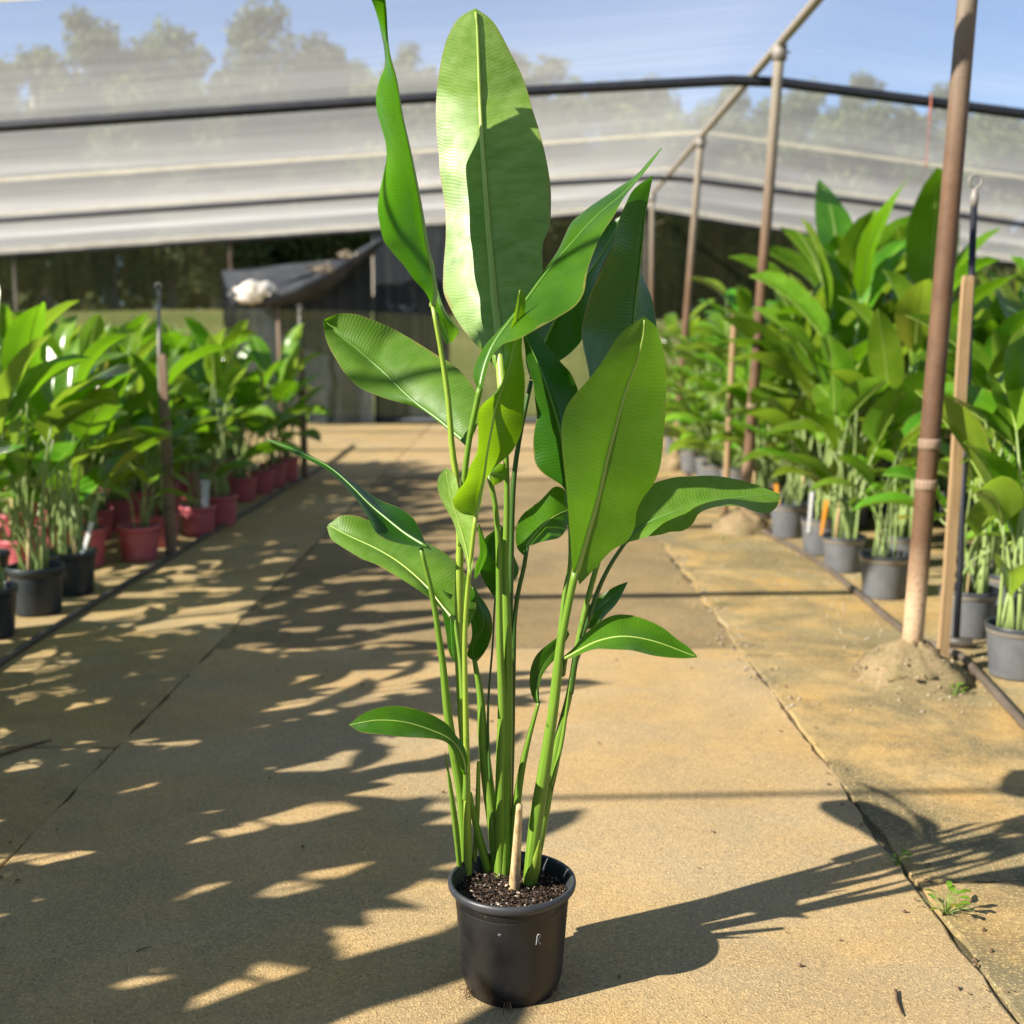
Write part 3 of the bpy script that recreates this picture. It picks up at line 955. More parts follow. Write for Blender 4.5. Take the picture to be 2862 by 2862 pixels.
# the tallest leaf, pale waxy underside towards the camera
LEAVES['tall'] = loft("leaf", rows_from(I,
    c5((979, 575), (968, 470), (960, 330), (950, 210)) + c2((935, 1650), (918, 1450), (900, 1250), (885, 1050), (870, 850), (858, 650), (850, 450), (843, 250), (836, 110), (828, 48)),
    c5((974, 570), (962, 505), (930, 440), (880, 370), (800, 280), (720, 170), (672, 70)) + c2((652, 1560), (655, 1450), (670, 1250), (662, 1090), (637, 960), (636, 870), (622, 780), (615, 620), (622, 460), (645, 310), (685, 185), (745, 90), (826, 45)),
    c5((984, 570), (980, 500), (990, 420), (1010, 320)) + c2((1060, 1740), (1150, 1620), (1200, 1500), (1188, 1400), (1192, 1320), (1222, 1250), (1236, 1120), (1232, 980), (1213, 870), (1180, 730), (1130, 570), (1090, 430), (1030, 310), (970, 190), (900, 90), (830, 45)),
    [0.02, 0.12, 0.21, 0.27, 0.26], [0.04, 0.19, 0.27, 0.31, 0.26], [0.04, 0.12, 0.215, 0.28, 0.26], n=22),
    M['leaf_under'], nv=120, nh=8, cup=-0.025, seed=1, rib_r=(0.0125, 0.003), rib_off=-0.004)
# twisted upright leaf, sun shining through it from behind
LEAVES['twist'] = loft("leaf", rows_from(I,
    c2((596, 1655), (610, 1560), (590, 1450), (565, 1330), (540, 1170), (510, 1000), (470, 800), (430, 620), (400, 430), (366, 305), (352, 200), (345, 60), (330, -90)),
    c2((592, 1650), (575, 1600), (520, 1540), (455, 1455), (420, 1390), (350, 1330), (310, 1220), (297, 1100), (320, 980), (345, 850), (330, 720), (300, 620), (290, 530), (320, 400), (357, 305), (310, 150), (262, -10), (230, -90)),
    c2((715, 1775), (660, 1680), (625, 1560), (600, 1420), (570, 1300), (545, 1150), (512, 980), (472, 780), (433, 600), (402, 420), (368, 305), (356, 200), (349, 60), (335, -90)),
    [-0.02, 0.04, 0.10, 0.14, 0.14, 0.10], [-0.03, -0.14, -0.15, -0.10, -0.02, 0.10], [0.04, 0.09, 0.15, 0.18, 0.15, 0.06], n=22),
    M['leaf'], nv=110, cup=0.05, seed=2, rib_r=(0.008, 0.0015))
LEAVES['twist_lobe'] = loft("leaf_lobe", rows_from(I,
    c2((625, 1640), (650, 1720), (672, 1790), (690, 1850)),
    c2((620, 1640), (632, 1720), (645, 1800), (672, 1858)),
    c2((640, 1640), (700, 1720), (742, 1785), (700, 1850)),
    [0.03], [0.02], [0.08], n=7), M['leaf_under2'], nv=20, seed=31, rib_r=(0.002, 0.001))
# big leaf at the right front
LEAVES['right'] = loft("leaf", rows_from(I,
    c5((1372, 1545), (1400, 1450), (1450, 1280), (1500, 1100), (1540, 920), (1590, 740), (1640, 560), (1700, 400), (1735, 260), (1740, 168)),
    c5((1352, 1545), (1345, 1420), (1335, 1300), (1325, 1150), (1310, 1000), (1297, 850), (1302, 720), (1340, 620), (1400, 550), (1490, 440), (1560, 330), (1640, 230), (1735, 166)),
    c5((1388, 1610), (1480, 1510), (1560, 1430), (1650, 1370), (1690, 1280), (1700, 1200), (1740, 1130), (1800, 1050), (1830, 950), (1840, 850), (1858, 660), (1860, 500), (1840, 330), (1795, 205), (1742, 166)),
    [-0.09, -0.11, -0.13, -0.15, -0.20], [-0.10, -0.20, -0.22, -0.20, -0.20], [-0.08, -0.02, -0.04, -0.08, -0.20], n=20),
    M['leaf_under2'], nv=100, nh=8, cup=-0.02, seed=3, rib_r=(0.0085, 0.0015), rib_off=-0.002)
# dark steep leaf behind it
LEAVES['steep'] = loft("leaf", rows_from(I,
    c5((1600, 1250), (1640, 900), (1670, 500)) + c2((1685, 1700), (1700, 1560), (1715, 1450), (1730, 1300), (1745, 1150), (1768, 1030), (1785, 950)),
    c5((1590, 1250), (1500, 900), (1455, 560), (1420, 370)) + c2((1395, 1820), (1410, 1720), (1450, 1600), (1500, 1470), (1560, 1340), (1600, 1200), (1650, 1090), (1700, 1000), (1783, 948)),
    c5((1610, 1250), (1750, 800), (1800, 450)) + c2((1802, 1750), (1790, 1640), (1760, 1560), (1718, 1440), (1735, 1300), (1750, 1150), (1772, 1030), (1787, 948)),
    [0.10, 0.16, 0.16, 0.12], [0.08, 0.02, 0.03, 0.11], [0.12, 0.22, 0.24, 0.12], n=18),
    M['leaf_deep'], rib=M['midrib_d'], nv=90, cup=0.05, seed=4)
# long diagonal leaf
LEAVES['diag'] = loft("leaf", rows_from(I,
    c5((853, 556), (880, 430), (930, 310), (985, 230)) + c2((1110, 1612), (1210, 1475), (1330, 1335), (1470, 1180), (1620, 1050), (1700, 968), (1765, 885), (1834, 800)),
    c5((840, 552), (806, 500), (835, 430), (842, 370), (900, 290), (985, 205)) + c2((1100, 1600), (1195, 1470), (1290, 1330), (1330, 1225), (1400, 1150), (1500, 1078), (1620, 1005), (1700, 945), (1775, 862), (1833, 798)),
    c5((862, 556), (905, 400), (960, 325), (1080, 275)) + c2((1130, 1790), (1270, 1720), (1370, 1650), (1420, 1560), (1440, 1440), (1490, 1300), (1560, 1190), (1620, 1090), (1700, 985), (1775, 885), (1836, 800)),
    [-0.10, -0.06, 0.02, 0.12, 0.20], [-0.08, -0.03, 0.10, 0.20, 0.21], [-0.11, -0.16, -0.12, 0.06, 0.20], n=20),
    M['leaf'], rib=M['midrib_d'], nv=110, nh=7, cup=-0.04, seed=5)
# leaf behind the diagonal one
LEAVES['behind'] = loft("leaf", rows_from(I,
    c5((1130, 500), (1165, 380), (1205, 300)) + c2((1265, 1720), (1400, 1530), (1500, 1390), (1570, 1270), (1625, 1160)),
    c5((1125, 500), (1100, 400), (1110, 250)) + c2((1150, 1640), (1280, 1520), (1400, 1400), (1500, 1250), (1622, 1158)),
    c5((1140, 505), (1240, 420), (1290, 395)) + c2((1390, 1860), (1440, 1700), (1490, 1500), (1560, 1340), (1628, 1160)),
    [0.16, 0.22, 0.26, 0.28], [0.17, 0.30, 0.34, 0.28], [0.16, 0.18, 0.20, 0.28], n=14),
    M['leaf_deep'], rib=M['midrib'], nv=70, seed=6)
# dark drooping leaf right of the centre
LEAVES['droop'] = loft("leaf", rows_from(I,
    c5((1335, 1160), (1320, 1000), (1290, 800), (1270, 720), (1240, 620), (1200, 500), (1150, 380), (1088, 255)),
    c5((1330, 1140), (1290, 1070), (1220, 1030), (1165, 980), (1145, 920), (1143, 800), (1160, 700), (1150, 620), (1140, 520), (1110, 420), (1085, 262)),
    c5((1340, 1160), (1345, 1000), (1340, 850), (1350, 700), (1385, 600), (1350, 480), (1280, 400), (1200, 300), (1150, 245), (1088, 250)),
    [0.02, 0.0, 0.0, 0.02], [0.02, 0.06, 0.06, 0.02], [0.02, 0.03, 0.06, 0.02], n=16),
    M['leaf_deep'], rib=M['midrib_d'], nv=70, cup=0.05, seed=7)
# leaf reaching out to the right
LEAVES['reach_right'] = loft("leaf", rows_from(I,
    c5((1640, 1380), (1690, 1330), (1760, 1280), (1850, 1240), (1930, 1210)) + c7((100, 820), (200, 782), (300, 762), (420, 750), (550, 742), (616, 738)),
    c5((1640, 1376), (1685, 1260), (1720, 1150), (1770, 1080), (1850, 1050)) + c7((30, 648), (130, 640), (260, 640), (400, 662), (500, 690), (614, 735)),
    c5((1642, 1384), (1700, 1372), (1800, 1345), (1880, 1335)) + c7((20, 942), (80, 938), (140, 900), (170, 850), (240, 818), (370, 802), (440, 815), (510, 842), (580, 830), (617, 741)),
    [0.03, 0.05, 0.08, 0.10], [0.03, 0.10, 0.14, 0.10], [0.03, -0.06, -0.04, 0.10], n=16),
    M['leaf_under2'], rib=M['midrib_d'], nv=80, cup=-0.05, seed=8, rib_r=(0.006, 0.001))
# broad leaf reaching out to the left, underside seen
LEAVES['reach_left'] = loft("leaf", rows_from(I,
    c5((790, 855), (700, 780), (620, 712), (520, 640), (430, 560), (350, 480), (260, 400), (180, 330), (90, 260), (14, 185)),
    c5((784, 862), (700, 792), (610, 720), (540, 668), (480, 645), (400, 622), (300, 592), (200, 550), (130, 480), (75, 395), (22, 290), (8, 190)),
    c5((800, 850), (850, 700), (850, 620), (820, 550), (770, 480), (700, 420), (600, 360), (500, 300), (400, 240), (280, 185), (180, 150), (80, 150), (16, 178)),
    [0.02, 0.12, 0.22, 0.27], [0.02, 0.14, 0.16, 0.25], [0.0, 0.15, 0.30, 0.24], n=16),
    M['leaf_under2'], rib=M['midrib_d'], nv=90, nh=7, cup=-0.10, seed=9, rib_r=(0.006, 0.001))
# bright young leaf standing in front
LEAVES['young'] = loft("leaf", rows_from(I,
    c5((830, 1255), (850, 1150), (870, 1050), (890, 900), (915, 760), (940, 640), (970, 560), (1010, 430), (1040, 270), (1060, 110), (1068, 8)),
    c5((822, 1240), (780, 1230), (725, 1215), (703, 1170), (720, 1120), (770, 1060), (800, 980), (835, 900), (840, 750), (850, 650), (900, 610), (960, 550), (985, 470), (985, 380), (992, 290), (1022, 220), (1050, 100), (1066, 6)),
    c5((838, 1250), (860, 1170), (880, 1080), (905, 1015), (970, 950), (1040, 880), (1080, 770), (1090, 620), (1090, 480), (1080, 350), (1090, 200), (1097, 70), (1070, 8)),
    [-0.11, -0.10, -0.08, -0.08, -0.10], [-0.12, -0.20, -0.15, -0.10, -0.10], [-0.10, -0.04, -0.02, -0.06, -0.10], n=20),
    M['leaf_young'], nv=100, cup=0.07, seed=10)
# small pale leaf left of it
LEAVES['pale'] = loft("leaf", rows_from(I,
    c5((802, 1560), (780, 1420), (745, 1290), (710, 1180), (690, 1100), (668, 985)),
    c5((796, 1560), (760, 1420), (730, 1340), (708, 1270), (680, 1220), (640, 1150), (620, 1050), (665, 980)),
    c5((808, 1560), (818, 1440), (822, 1330), (815, 1240), (745, 1120), (720, 1020), (672, 980)),
    [-0.09, -0.07, -0.06], [-0.09, -0.06, -0.06], [-0.09, -0.10, -0.06], n=12),
    M['leaf_under'], nv=50, seed=11, rib_r=(0.0035, 0.0008))
# slender leaf pointing back to the left
LEAVES['slender'] = loft("leaf", rows_from(I,
    c5((568, 1408), (450, 1335), (350, 1255), (260, 1180), (150, 1070), (30, 970)) + [(800, 1248), (742, 1228)],
    c5((560, 1412), (490, 1402), (400, 1388), (330, 1360), (280, 1310), (240, 1230), (200, 1180), (150, 1110), (80, 1035), (10, 985)) + [(800, 1256), (741, 1230)],
    c5((596, 1430), (560, 1385), (540, 1335), (490, 1250), (420, 1200), (330, 1160), (220, 1090), (130, 1030), (60, 978), (0, 945)) + [(800, 1240), (743, 1226)],
    [0.0, 0.10, 0.22, 0.36], [-0.02, 0.02, 0.20, 0.36], [0.02, 0.17, 0.24, 0.36], n=16),
    M['leaf_deep'], rib=M['midrib_d'], nv=70, cup=0.06, seed=12, rib_r=(0.0045, 0.0008))
# pale leaf below it, curling at the tip
LEAVES['low_left'] = loft("leaf", rows_from(I,
    c5((718, 1806), (650, 1730), (590, 1650), (500, 1560), (400, 1480), (280, 1410), (150, 1350), (34, 1290)),
    c5((714, 1808), (640, 1742), (570, 1680), (480, 1615), (400, 1565), (300, 1510), (200, 1462), (110, 1410), (50, 1365), (26, 1300)),
    c5((790, 1842), (836, 1720), (820, 1640), (770, 1545), (710, 1475), (640, 1420), (540, 1370), (430, 1330), (300, 1285), (200, 1245), (100, 1243), (36, 1285)),
    [0.04, 0.12, 0.25, 0.34], [0.04, 0.08, 0.20, 0.34], [0.04, 0.18, 0.34, 0.34], n=14),
    M['leaf_under2'], rib=M['midrib'], nv=80, cup=-0.08, seed=13, rib_r=(0.005, 0.001))
# small lit leaf behind the stems on the right
LEAVES['small_right'] = loft("leaf", rows_from(I,
    c5((1100, 1410), (1150, 1342), (1200, 1288), (1260, 1240), (1335, 1205)),
    c5((1095, 1460), (1062, 1430), (1045, 1350), (1060, 1270), (1110, 1210), (1190, 1150), (1240, 1090), (1290, 1078), (1336, 1150)),
    c5((1112, 1405), (1160, 1388), (1220, 1372), (1290, 1352), (1338, 1270)),
    [0.10, 0.12, 0.18], [0.08, 0.18, 0.20], [0.10, 0.06, 0.17], n=11),
    M['leaf'], nv=45, seed=14, rib_r=(0.003, 0.0008))
LEAVES['core'] = loft("leaf", rows_from(I,
    c5((938, 1690), (945, 1560), (955, 1430), (965, 1290)),
    c5((932, 1682), (890, 1620), (852, 1540), (862, 1450), (872, 1370), (915, 1330), (962, 1290)),
    c5((944, 1682), (1010, 1610), (1060, 1545), (1030, 1440), (990, 1330), (967, 1290)),
    [0.17, 0.15, 0.16], [0.17, 0.12, 0.16], [0.17, 0.20, 0.16], n=10),
    M['leaf_deep'], rib=M['midrib_d'], nv=40, seed=15, rib_r=(0.003, 0.0008))
LEAVES['sliver'] = loft("leaf", rows_from(I,
    c5((828, 1578), (850, 1510), (868, 1450), (862, 1380), (846, 1285)),
    c5((822, 1572), (828, 1510), (850, 1450), (848, 1380), (844, 1285)),
    c5((834, 1580), (872, 1510), (892, 1440), (876, 1370), (848, 1285)),
    [0.02], [0.0], [0.05], n=9), M['leaf'], nv=30, seed=16, rib_r=(0.002, 0.0008))
LEAVES['hang'] = loft("leaf", rows_from(I,
    c5((815, 1625), (850, 1720), (872, 1830)) + k8((400, 20), (420, 88)),
    c5((806, 1640), (800, 1760), (810, 1880)) + k8((375, 60), (415, 90)),
    c5((822, 1622), (885, 1715), (917, 1805), (912, 1900)) + k8((455, 50), (425, 90)),
    [0.12], [0.08, 0.12], [0.16, 0.14], n=9), M['leaf_deep'], rib=M['midrib_d'], nv=40, seed=17, rib_r=(0.003, 0.0008))
LEAVES['hang2'] = loft("leaf", rows_from(I,
    c5((650, 1640), (690, 1760), (700, 1900)) + k8((300, 40), (320, 100)),
    c5((640, 1650), (650, 1760), (672, 1880)) + k8((285, 50), (318, 102)),
    c5((660, 1640), (720, 1740), (735, 1880)) + k8((340, 60), (324, 104)),
    [0.10], [0.12], [0.08], n=8), M['leaf_deep'], rib=M['midrib_d'], nv=30, seed=18, rib_r=(0.002, 0.0008))
LEAVES['low_flag'] = loft("leaf", rows_from(I,
    kl((1795, 920), (1785, 850), (1740, 785), (1660, 745), (1560, 715), (1450, 708), (1348, 726)),
    kl((1785, 915), (1760, 850), (1720, 795), (1650, 778), (1560, 770), (1450, 762), (1390, 752), (1347, 727)),
    kl((1803, 905), (1800, 830), (1755, 762), (1720, 718), (1650, 680), (1560, 654), (1470, 656), (1400, 682), (1348, 724)),
    [-0.08, -0.10, -0.12, -0.12], [-0.09, -0.17, -0.17, -0.12], [-0.07, -0.05, -0.07, -0.12], n=13),
    M['leaf'], nv=55, cup=0.06, seed=19, rib_r=(0.003, 0.0006))
LEAVES['low_right'] = loft("leaf", rows_from(I,
    kr((112, 198), (160, 172), (230, 135), (330, 112), (420, 120), (510, 145), (580, 172), (636, 193)),
    kr((108, 190), (145, 160), (200, 100), (255, 52), (330, 25), (410, 38), (500, 76), (570, 130), (615, 163), (637, 191)),
    kr((114, 204), (170, 185), (220, 165), (300, 162), (380, 168), (450, 187), (520, 197), (590, 199), (636, 195)),
    [-0.06, -0.10, -0.13], [-0.05, -0.02, -0.13], [-0.06, -0.17, -0.13], n=13),
    M['leaf'], rib=M['midrib'], nv=55, cup=0.05, seed=20, rib_r=(0.0035, 0.0008))
LEAVES['low_dark'] = loft("leaf", rows_from(I,
    c5((1395, 1855), (1450, 1790), (1520, 1720), (1590, 1660), (1650, 1598)),
    c5((1388, 1850), (1420, 1750), (1490, 1685), (1580, 1622), (1648, 1597)),
    c5((1400, 1860), (1470, 1840), (1535, 1780), (1595, 1705), (1651, 1600)),
    [0.10, 0.13, 0.15], [0.10, 0.16, 0.15], [0.10, 0.09, 0.15], n=10),
    M['leaf_deep'], rib=M['midrib_d'], nv=40, seed=21, rib_r=(0.003, 0.0008))
LEAVES['low_fold'] = loft("leaf", rows_from(I,
    k8((735, 298), (728, 220), (745, 130), (790, 60), (840, 5), (890, -60)),
    k8((722, 300), (697, 240), (694, 130), (720, 60), (765, 15), (840, -40), (890, -70)),
    k8((742, 295), (740, 220), (770, 140), (815, 85), (850, 30), (895, -50)),
    [0.04, 0.05, 0.06], [0.05, 0.02, 0.06], [0.05, 0.09, 0.06], n=11),
    M['leaf_deep'], rib=M['midrib_d'], nv=45, cup=0.06, seed=22, rib_r=(0.003, 0.0008))
LEAVES['bud'] = loft("leaf", rows_from(I,
    c5((905, 1010), (935, 1015), (968, 1020), (1003, 1018)),
    c5((915, 1040), (925, 1075), (960, 1060), (1000, 1030)),
    c5((905, 1000), (940, 965), (975, 960), (1003, 1005)),
    [-0.01, 0.03], [-0.03, 0.03], [0.04, 0.03], n=7), M['leaf_young'], nv=24, seed=23, rib_r=(0.002, 0.0008))

SOIL_Z = 0.232
def stem(pts, radii_px, dy_top, mat, parent=None, name="petiole", base_on_soil=True, dy_base=None, sides=12, flat=0.8):
    """pts top -> bottom in photograph pixels, widths in photograph pixels"""
    if base_on_soil:
        b = at_z(pts[-1][0], pts[-1][1], SOIL_Z)
        dyb = max(-0.11, min(0.11, b.y - PY))
    else:
        dyb = dy_base if dy_base is not None else dy_top
    ln = [0.0]
    for a, b in zip(pts[:-1], pts[1:]): ln.append(ln[-1] + math.hypot(a[0] - b[0], a[1] - b[1]))
    P, Rr = [], []
    for i, (u, v) in enumerate(pts):
        t = ln[i] / ln[-1]
        dy = dy_top + (dyb - dy_top) * t
        p = at_y(u, v, PY + dy) - HO
        P.append(p)
        w = np.interp(t, np.linspace(0, 1, len(radii_px)), radii_px)
        Rr.append(0.5 * w * (PY + dy) / FPX * 1.36)
    if base_on_soil:
        P.append(P[-1] + Vector((0, 0, -0.03))); Rr.append(Rr[-1])
    return tube_obj(name, P, Rr, mat, parent or hero, sides, n=34, flat=flat)
Lk = LEAVES
stem(c5((830, 1240), (800, 1500), (778, 1750)) + k8((362, 0), (366, 300), (372, 600), (375, 900), (378, 1165)), [11, 13, 17, 24], -0.11, M['stem_y'], Lk['young'])
stem(c5((598, 1640 - 1540), (640, 330), (680, 600), (705, 900), (722, 1000), (735, 1200), (745, 1350), (742, 1510), (740, 1930)) + k8((345, 300), (362, 560), (368, 900), (372, 1150)), [12, 15, 19, 24, 24, 22], -0.02, M['stem_y'], Lk['twist'])
stem(c5((853, 550), (825, 680), (800, 800), (770, 1020), (757, 1200), (748, 1400)), [16, 15, 15, 15], -0.10, M['stem'], Lk['diag'], base_on_soil=False, dy_base=-0.03)
stem(c5((790, 850), (782, 930), (768, 1040)), [10, 12], 0.02, M['stem'], Lk['reach_left'], base_on_soil=False, dy_base=-0.05)
stem(c5((978, 560), (986, 720), (993, 900), (998, 1100), (996, 1300), (990, 1500)) + k8((578, 0), (575, 300), (572, 560), (566, 900), (560, 1158)), [13, 15, 18, 30, 34, 36], 0.04, M['stem'], Lk['tall'])
stem(c5((900, 1010), (930, 1150), (950, 1350), (955, 1600), (960, 1930)) + k8((552, 300), (548, 560), (542, 900), (540, 1160)), [13, 16, 20, 30, 32], 0.0, M['stem'], Lk['bud'])
stem(c5((1130, 510), (1100, 650), (1070, 800), (1040, 1000), (1027, 1200), (1020, 1500), (1015, 1800)) + k8((600, 100), (592, 500), (580, 900), (575, 1150)), [11, 14, 17, 20, 22], 0.16, M['stem_d'], Lk['behind'])
stem(c5((1108, 1405), (1090, 1520), (1062, 1640), (1040, 1800)) + k8((610, 60), (602, 500), (588, 1000)), [11, 13, 15, 16], 0.10, M['stem_d'], Lk['small_right'])
stem(c5((1372, 1530), (1345, 1650), (1315, 1800)) + k8((852, 0), (825, 250), (795, 450), (765, 650), (725, 900), (692, 1212)), [20, 20, 24, 34, 38, 36], -0.09, M['stem'], Lk['right'])
stem(c5((1335, 1150), (1342, 1350), (1340, 1500), (1312, 1650), (1288, 1850)) + k8((815, 200), (790, 420)), [11, 13, 16], 0.02, M['stem'], Lk['droop'], base_on_soil=False, dy_base=-0.03)
stem(c5((1590, 1230), (1520, 1400), (1470, 1560), (1420, 1750)) + k8((930, 40), (895, 250), (850, 430), (800, 680), (745, 980), (705, 1180)), [13, 15, 18, 26, 30], 0.10, M['stem'], Lk['steep'])
stem(c5((1640, 1380), (1560, 1500), (1500, 1620), (1440, 1790)) + k8((935, 40), (900, 250)), [10, 13, 16], 0.03, M['stem_d'], Lk['reach_right'], base_on_soil=False, dy_base=0.05)
stem(c5((535, 1415), (552, 1490), (580, 1600), (610, 1750), (632, 1900)) + k8((250, 100), (275, 350), (308, 560), (342, 760), (358, 1000), (362, 1150)), [11, 15, 19, 26, 26, 22], 0.0, M['stem'], Lk['slender'])
stem(c5((718, 1800), (728, 1880)) + k8((338, 80), (350, 280)), [10, 14], 0.04, M['stem'], Lk['low_left'], base_on_soil=False, dy_base=0.01)
stem(c5((936, 1680), (930, 1760), (922, 1930)) + k8((484, 250), (480, 420), (490, 700)), [5, 6, 8], 0.17, M['stem_d'], Lk['core'], base_on_soil=False, dy_base=0.08)
stem(k8((410, 75), (440, 250), (455, 480), (478, 700), (505, 900), (522, 1150)), [12, 22, 32, 34, 26], 0.12, M['stem'], Lk['hang'])
stem(k8((740, 290), (690, 470), (650, 650), (622, 850), (600, 1150)), [9, 17, 24, 24], 0.05, M['stem'], Lk['low_fold'])
stem(k8((388, 760), (410, 880), (445, 1020), (478, 1150)), [12, 20, 26], 0.05, M['stem'], hero, "pseudostem")
stem(k8((432, 600), (428, 800), (418, 1000), (412, 1080)), [10, 14, 14], 0.09, M['stem_y'], hero, "pseudostem")
stem(k8((262, 545), (285, 700), (312, 900), (338, 1175)), [2, 20, 30, 22], -0.03, M['stem'], hero, "sheath", flat=0.5)
stem(k8((860, 505), (825, 650), (770, 850), (720, 1100)), [2, 20, 26, 20], 0.06, M['stem_d'], hero, "sheath", flat=0.5)
stem(k8((742, 998), (735, 1060), (722, 1130), (702, 1215)), [2, 16, 24, 26], -0.07, M['stem_y'], hero, "sheath", flat=0.6)
stem(k8((900, 170), (880, 330), (850, 520), (800, 720)), [2, 14, 20, 14], 0.03, M['stem'], hero, "sheath", base_on_soil=False, dy_base=0.03, flat=0.5)
stem(kr((115, 197), (108, 225), (100, 262)), [10, 13, 16], -0.06, M['stem_d'], Lk['low_right'], base_on_soil=False, dy_base=0.0)
stem(kl((1795, 905), (1797, 960), (1795, 1010)), [12, 16, 18], -0.08, M['stem'], Lk['low_flag'], base_on_soil=False, dy_base=-0.07)
stem(c5((1395, 1850), (1400, 1930)) + k8((925, 90),), [9, 12], 0.10, M['stem_d'], Lk['low_dark'], base_on_soil=False, dy_base=0.06)
st = stem(k8((640, 822), (632, 950), (624, 1080), (614, 1236)), [14, 18, 21, 24], -0.09, M['stub'], hero, "cane_stub", flat=1.0)
tag(st, "dry cut-off cane stub")

# pot
def hero_pot():
    prof = [(0.0, 0.006), (0.100, 0.006), (0.104, 0.0), (0.1085, 0.001), (0.1105, 0.012), (0.1165, 0.028), (0.1185, 0.034), (0.1197, 0.050), (0.1235, 0.100), (0.1273, 0.150), (0.1310, 0.198), (0.1325, 0.2150), (0.1326, 0.2163), (0.1318, 0.2172), (0.1332, 0.2186), (0.1342, 0.2405),
            (0.1425, 0.240), (0.1455, 0.244), (0.1490, 0.2490), (0.1502, 0.256), (0.1490, 0.262), (0.1455, 0.2640), (0.1400, 0.2630), (0.1375, 0.258), (0.1325, 0.240), (0.1280, 0.205), (0.1255, 0.18)]
    V, F = lathe(prof[:16], 64)
    pot = mesh_obj("pot", V, F, M['pot_black'], hero)
    V, F = lathe(prof[15:], 64)
    rim = mesh_obj("rim", V, F, M['pot_rim'], pot)
    # root hairs escaping at the base
    rr = random.Random(4)
    for k in range(14):
        a = rr.choice([math.radians(200), math.radians(-28), math.radians(-95), math.radians(215)]) + rr.uniform(-0.08, 0.08)
        r0 = 0.1085
        p = Vector((r0 * math.cos(a), r0 * math.sin(a), rr.uniform(0.005, 0.03)))
        q = p + Vector((math.cos(a), math.sin(a), 0)) * rr.uniform(0.01, 0.025) + Vector((rr.uniform(-.012, .012), rr.uniform(-.012, .012), -p.z + 0.003))
        tube_obj("root", [p * 0.97, p.lerp(q, 0.6) + Vector((0, 0, 0.006)), q], 0.0012, M['dry'], pot, 4)
    # handwritten letter R
    def on_pot(dx, z):
        r = 0.1185 + (0.1315 - 0.1185) * (z - 0.034) / 0.172 + 0.0014
        a = -math.pi / 2 + dx / r
        return Vector((r * math.cos(a), r * math.sin(a), z))
    x0, z0 = 0.060, 0.160
    s1 = [(-0.004, 0.0), (-0.0025, 0.012), (0.000, 0.024), (0.004, 0.0255), (0.0065, 0.021), (0.004, 0.015), (0.0005, 0.012), (0.003, 0.006), (0.0065, 0.0), (0.009, 0.0015)]
    tube_obj("handwritten_letter", [on_pot(x0 + a, z0 + b) for a, b in s1], 0.0007, M['chalk'], pot, 5, n=40)
    s2 = [(0.006 * math.cos(t), 0.003 * math.sin(t)) for t in np.linspace(0, 5.2, 9)]
    tube_obj("scuff_mark", [on_pot(-0.028 + a * 0.6, 0.190 + b * 0.7) for a, b in s2], 0.0003, M['chalk'], pot, 4, n=20)
    # soil and bark chips
    V, F = [], []
    n, seg = 9, 40
    for i in range(n + 1):
        r = 0.1335 * i / n
        for s in range(seg):
            a = 2 * math.pi * s / seg
            V.append((r * math.cos(a), r * math.sin(a), 0.228 + 0.007 * noise.noise(Vector((r * 30 * math.cos(a), r * 30 * math.sin(a), 0))) - 0.006 * (i / n) ** 3))
    for i in range(n):
        for s in range(seg):
            t = (s + 1) % seg
            F.append((i * seg + s, i * seg + t, (i + 1) * seg + t, (i + 1) * seg + s))
    so = mesh_obj("potting_mix", V, F, M['mix'], hero)
    V, F = [], []
    for k in range(1900):
        r = 0.132 * math.sqrt(rr.random()); a = rr.uniform(0, 2 * math.pi)
        c = Vector((r * math.cos(a), r * math.sin(a), 0.229 + rr.uniform(0, 0.006) + 0.004 * (rr.random() < 0.1)))
        s = rr.choice([0.0018, 0.0025, 0.0035, 0.005, 0.0065])
        m = Matrix.Rotation(rr.uniform(0, 6.3), 3, 'Z') @ Matrix.Rotation(rr.uniform(-0.9, 0.9), 3, 'X')
        b = len(V)
        for dx, dy, dz in ((1, 0, 0), (-1, 0, 0), (0, 0.7, 0), (0, -0.7, 0), (0.1, 0, 0.5), (0, 0.1, -0.5)):
            V.append(c + m @ (Vector((dx, dy, dz)) * s * rr.uniform(0.7, 1.2)))
        for f in ((0, 2, 4), (2, 1, 4), (1, 3, 4), (3, 0, 4), (2, 0, 5), (1, 2, 5), (3, 1, 5), (0, 3, 5)):
            F.append(tuple(b + q for q in f))
    ch = mesh_obj("bark_chips", V, F, M['chip'], so, smooth=False)
    tag(ch, kind="stuff")
hero_pot()

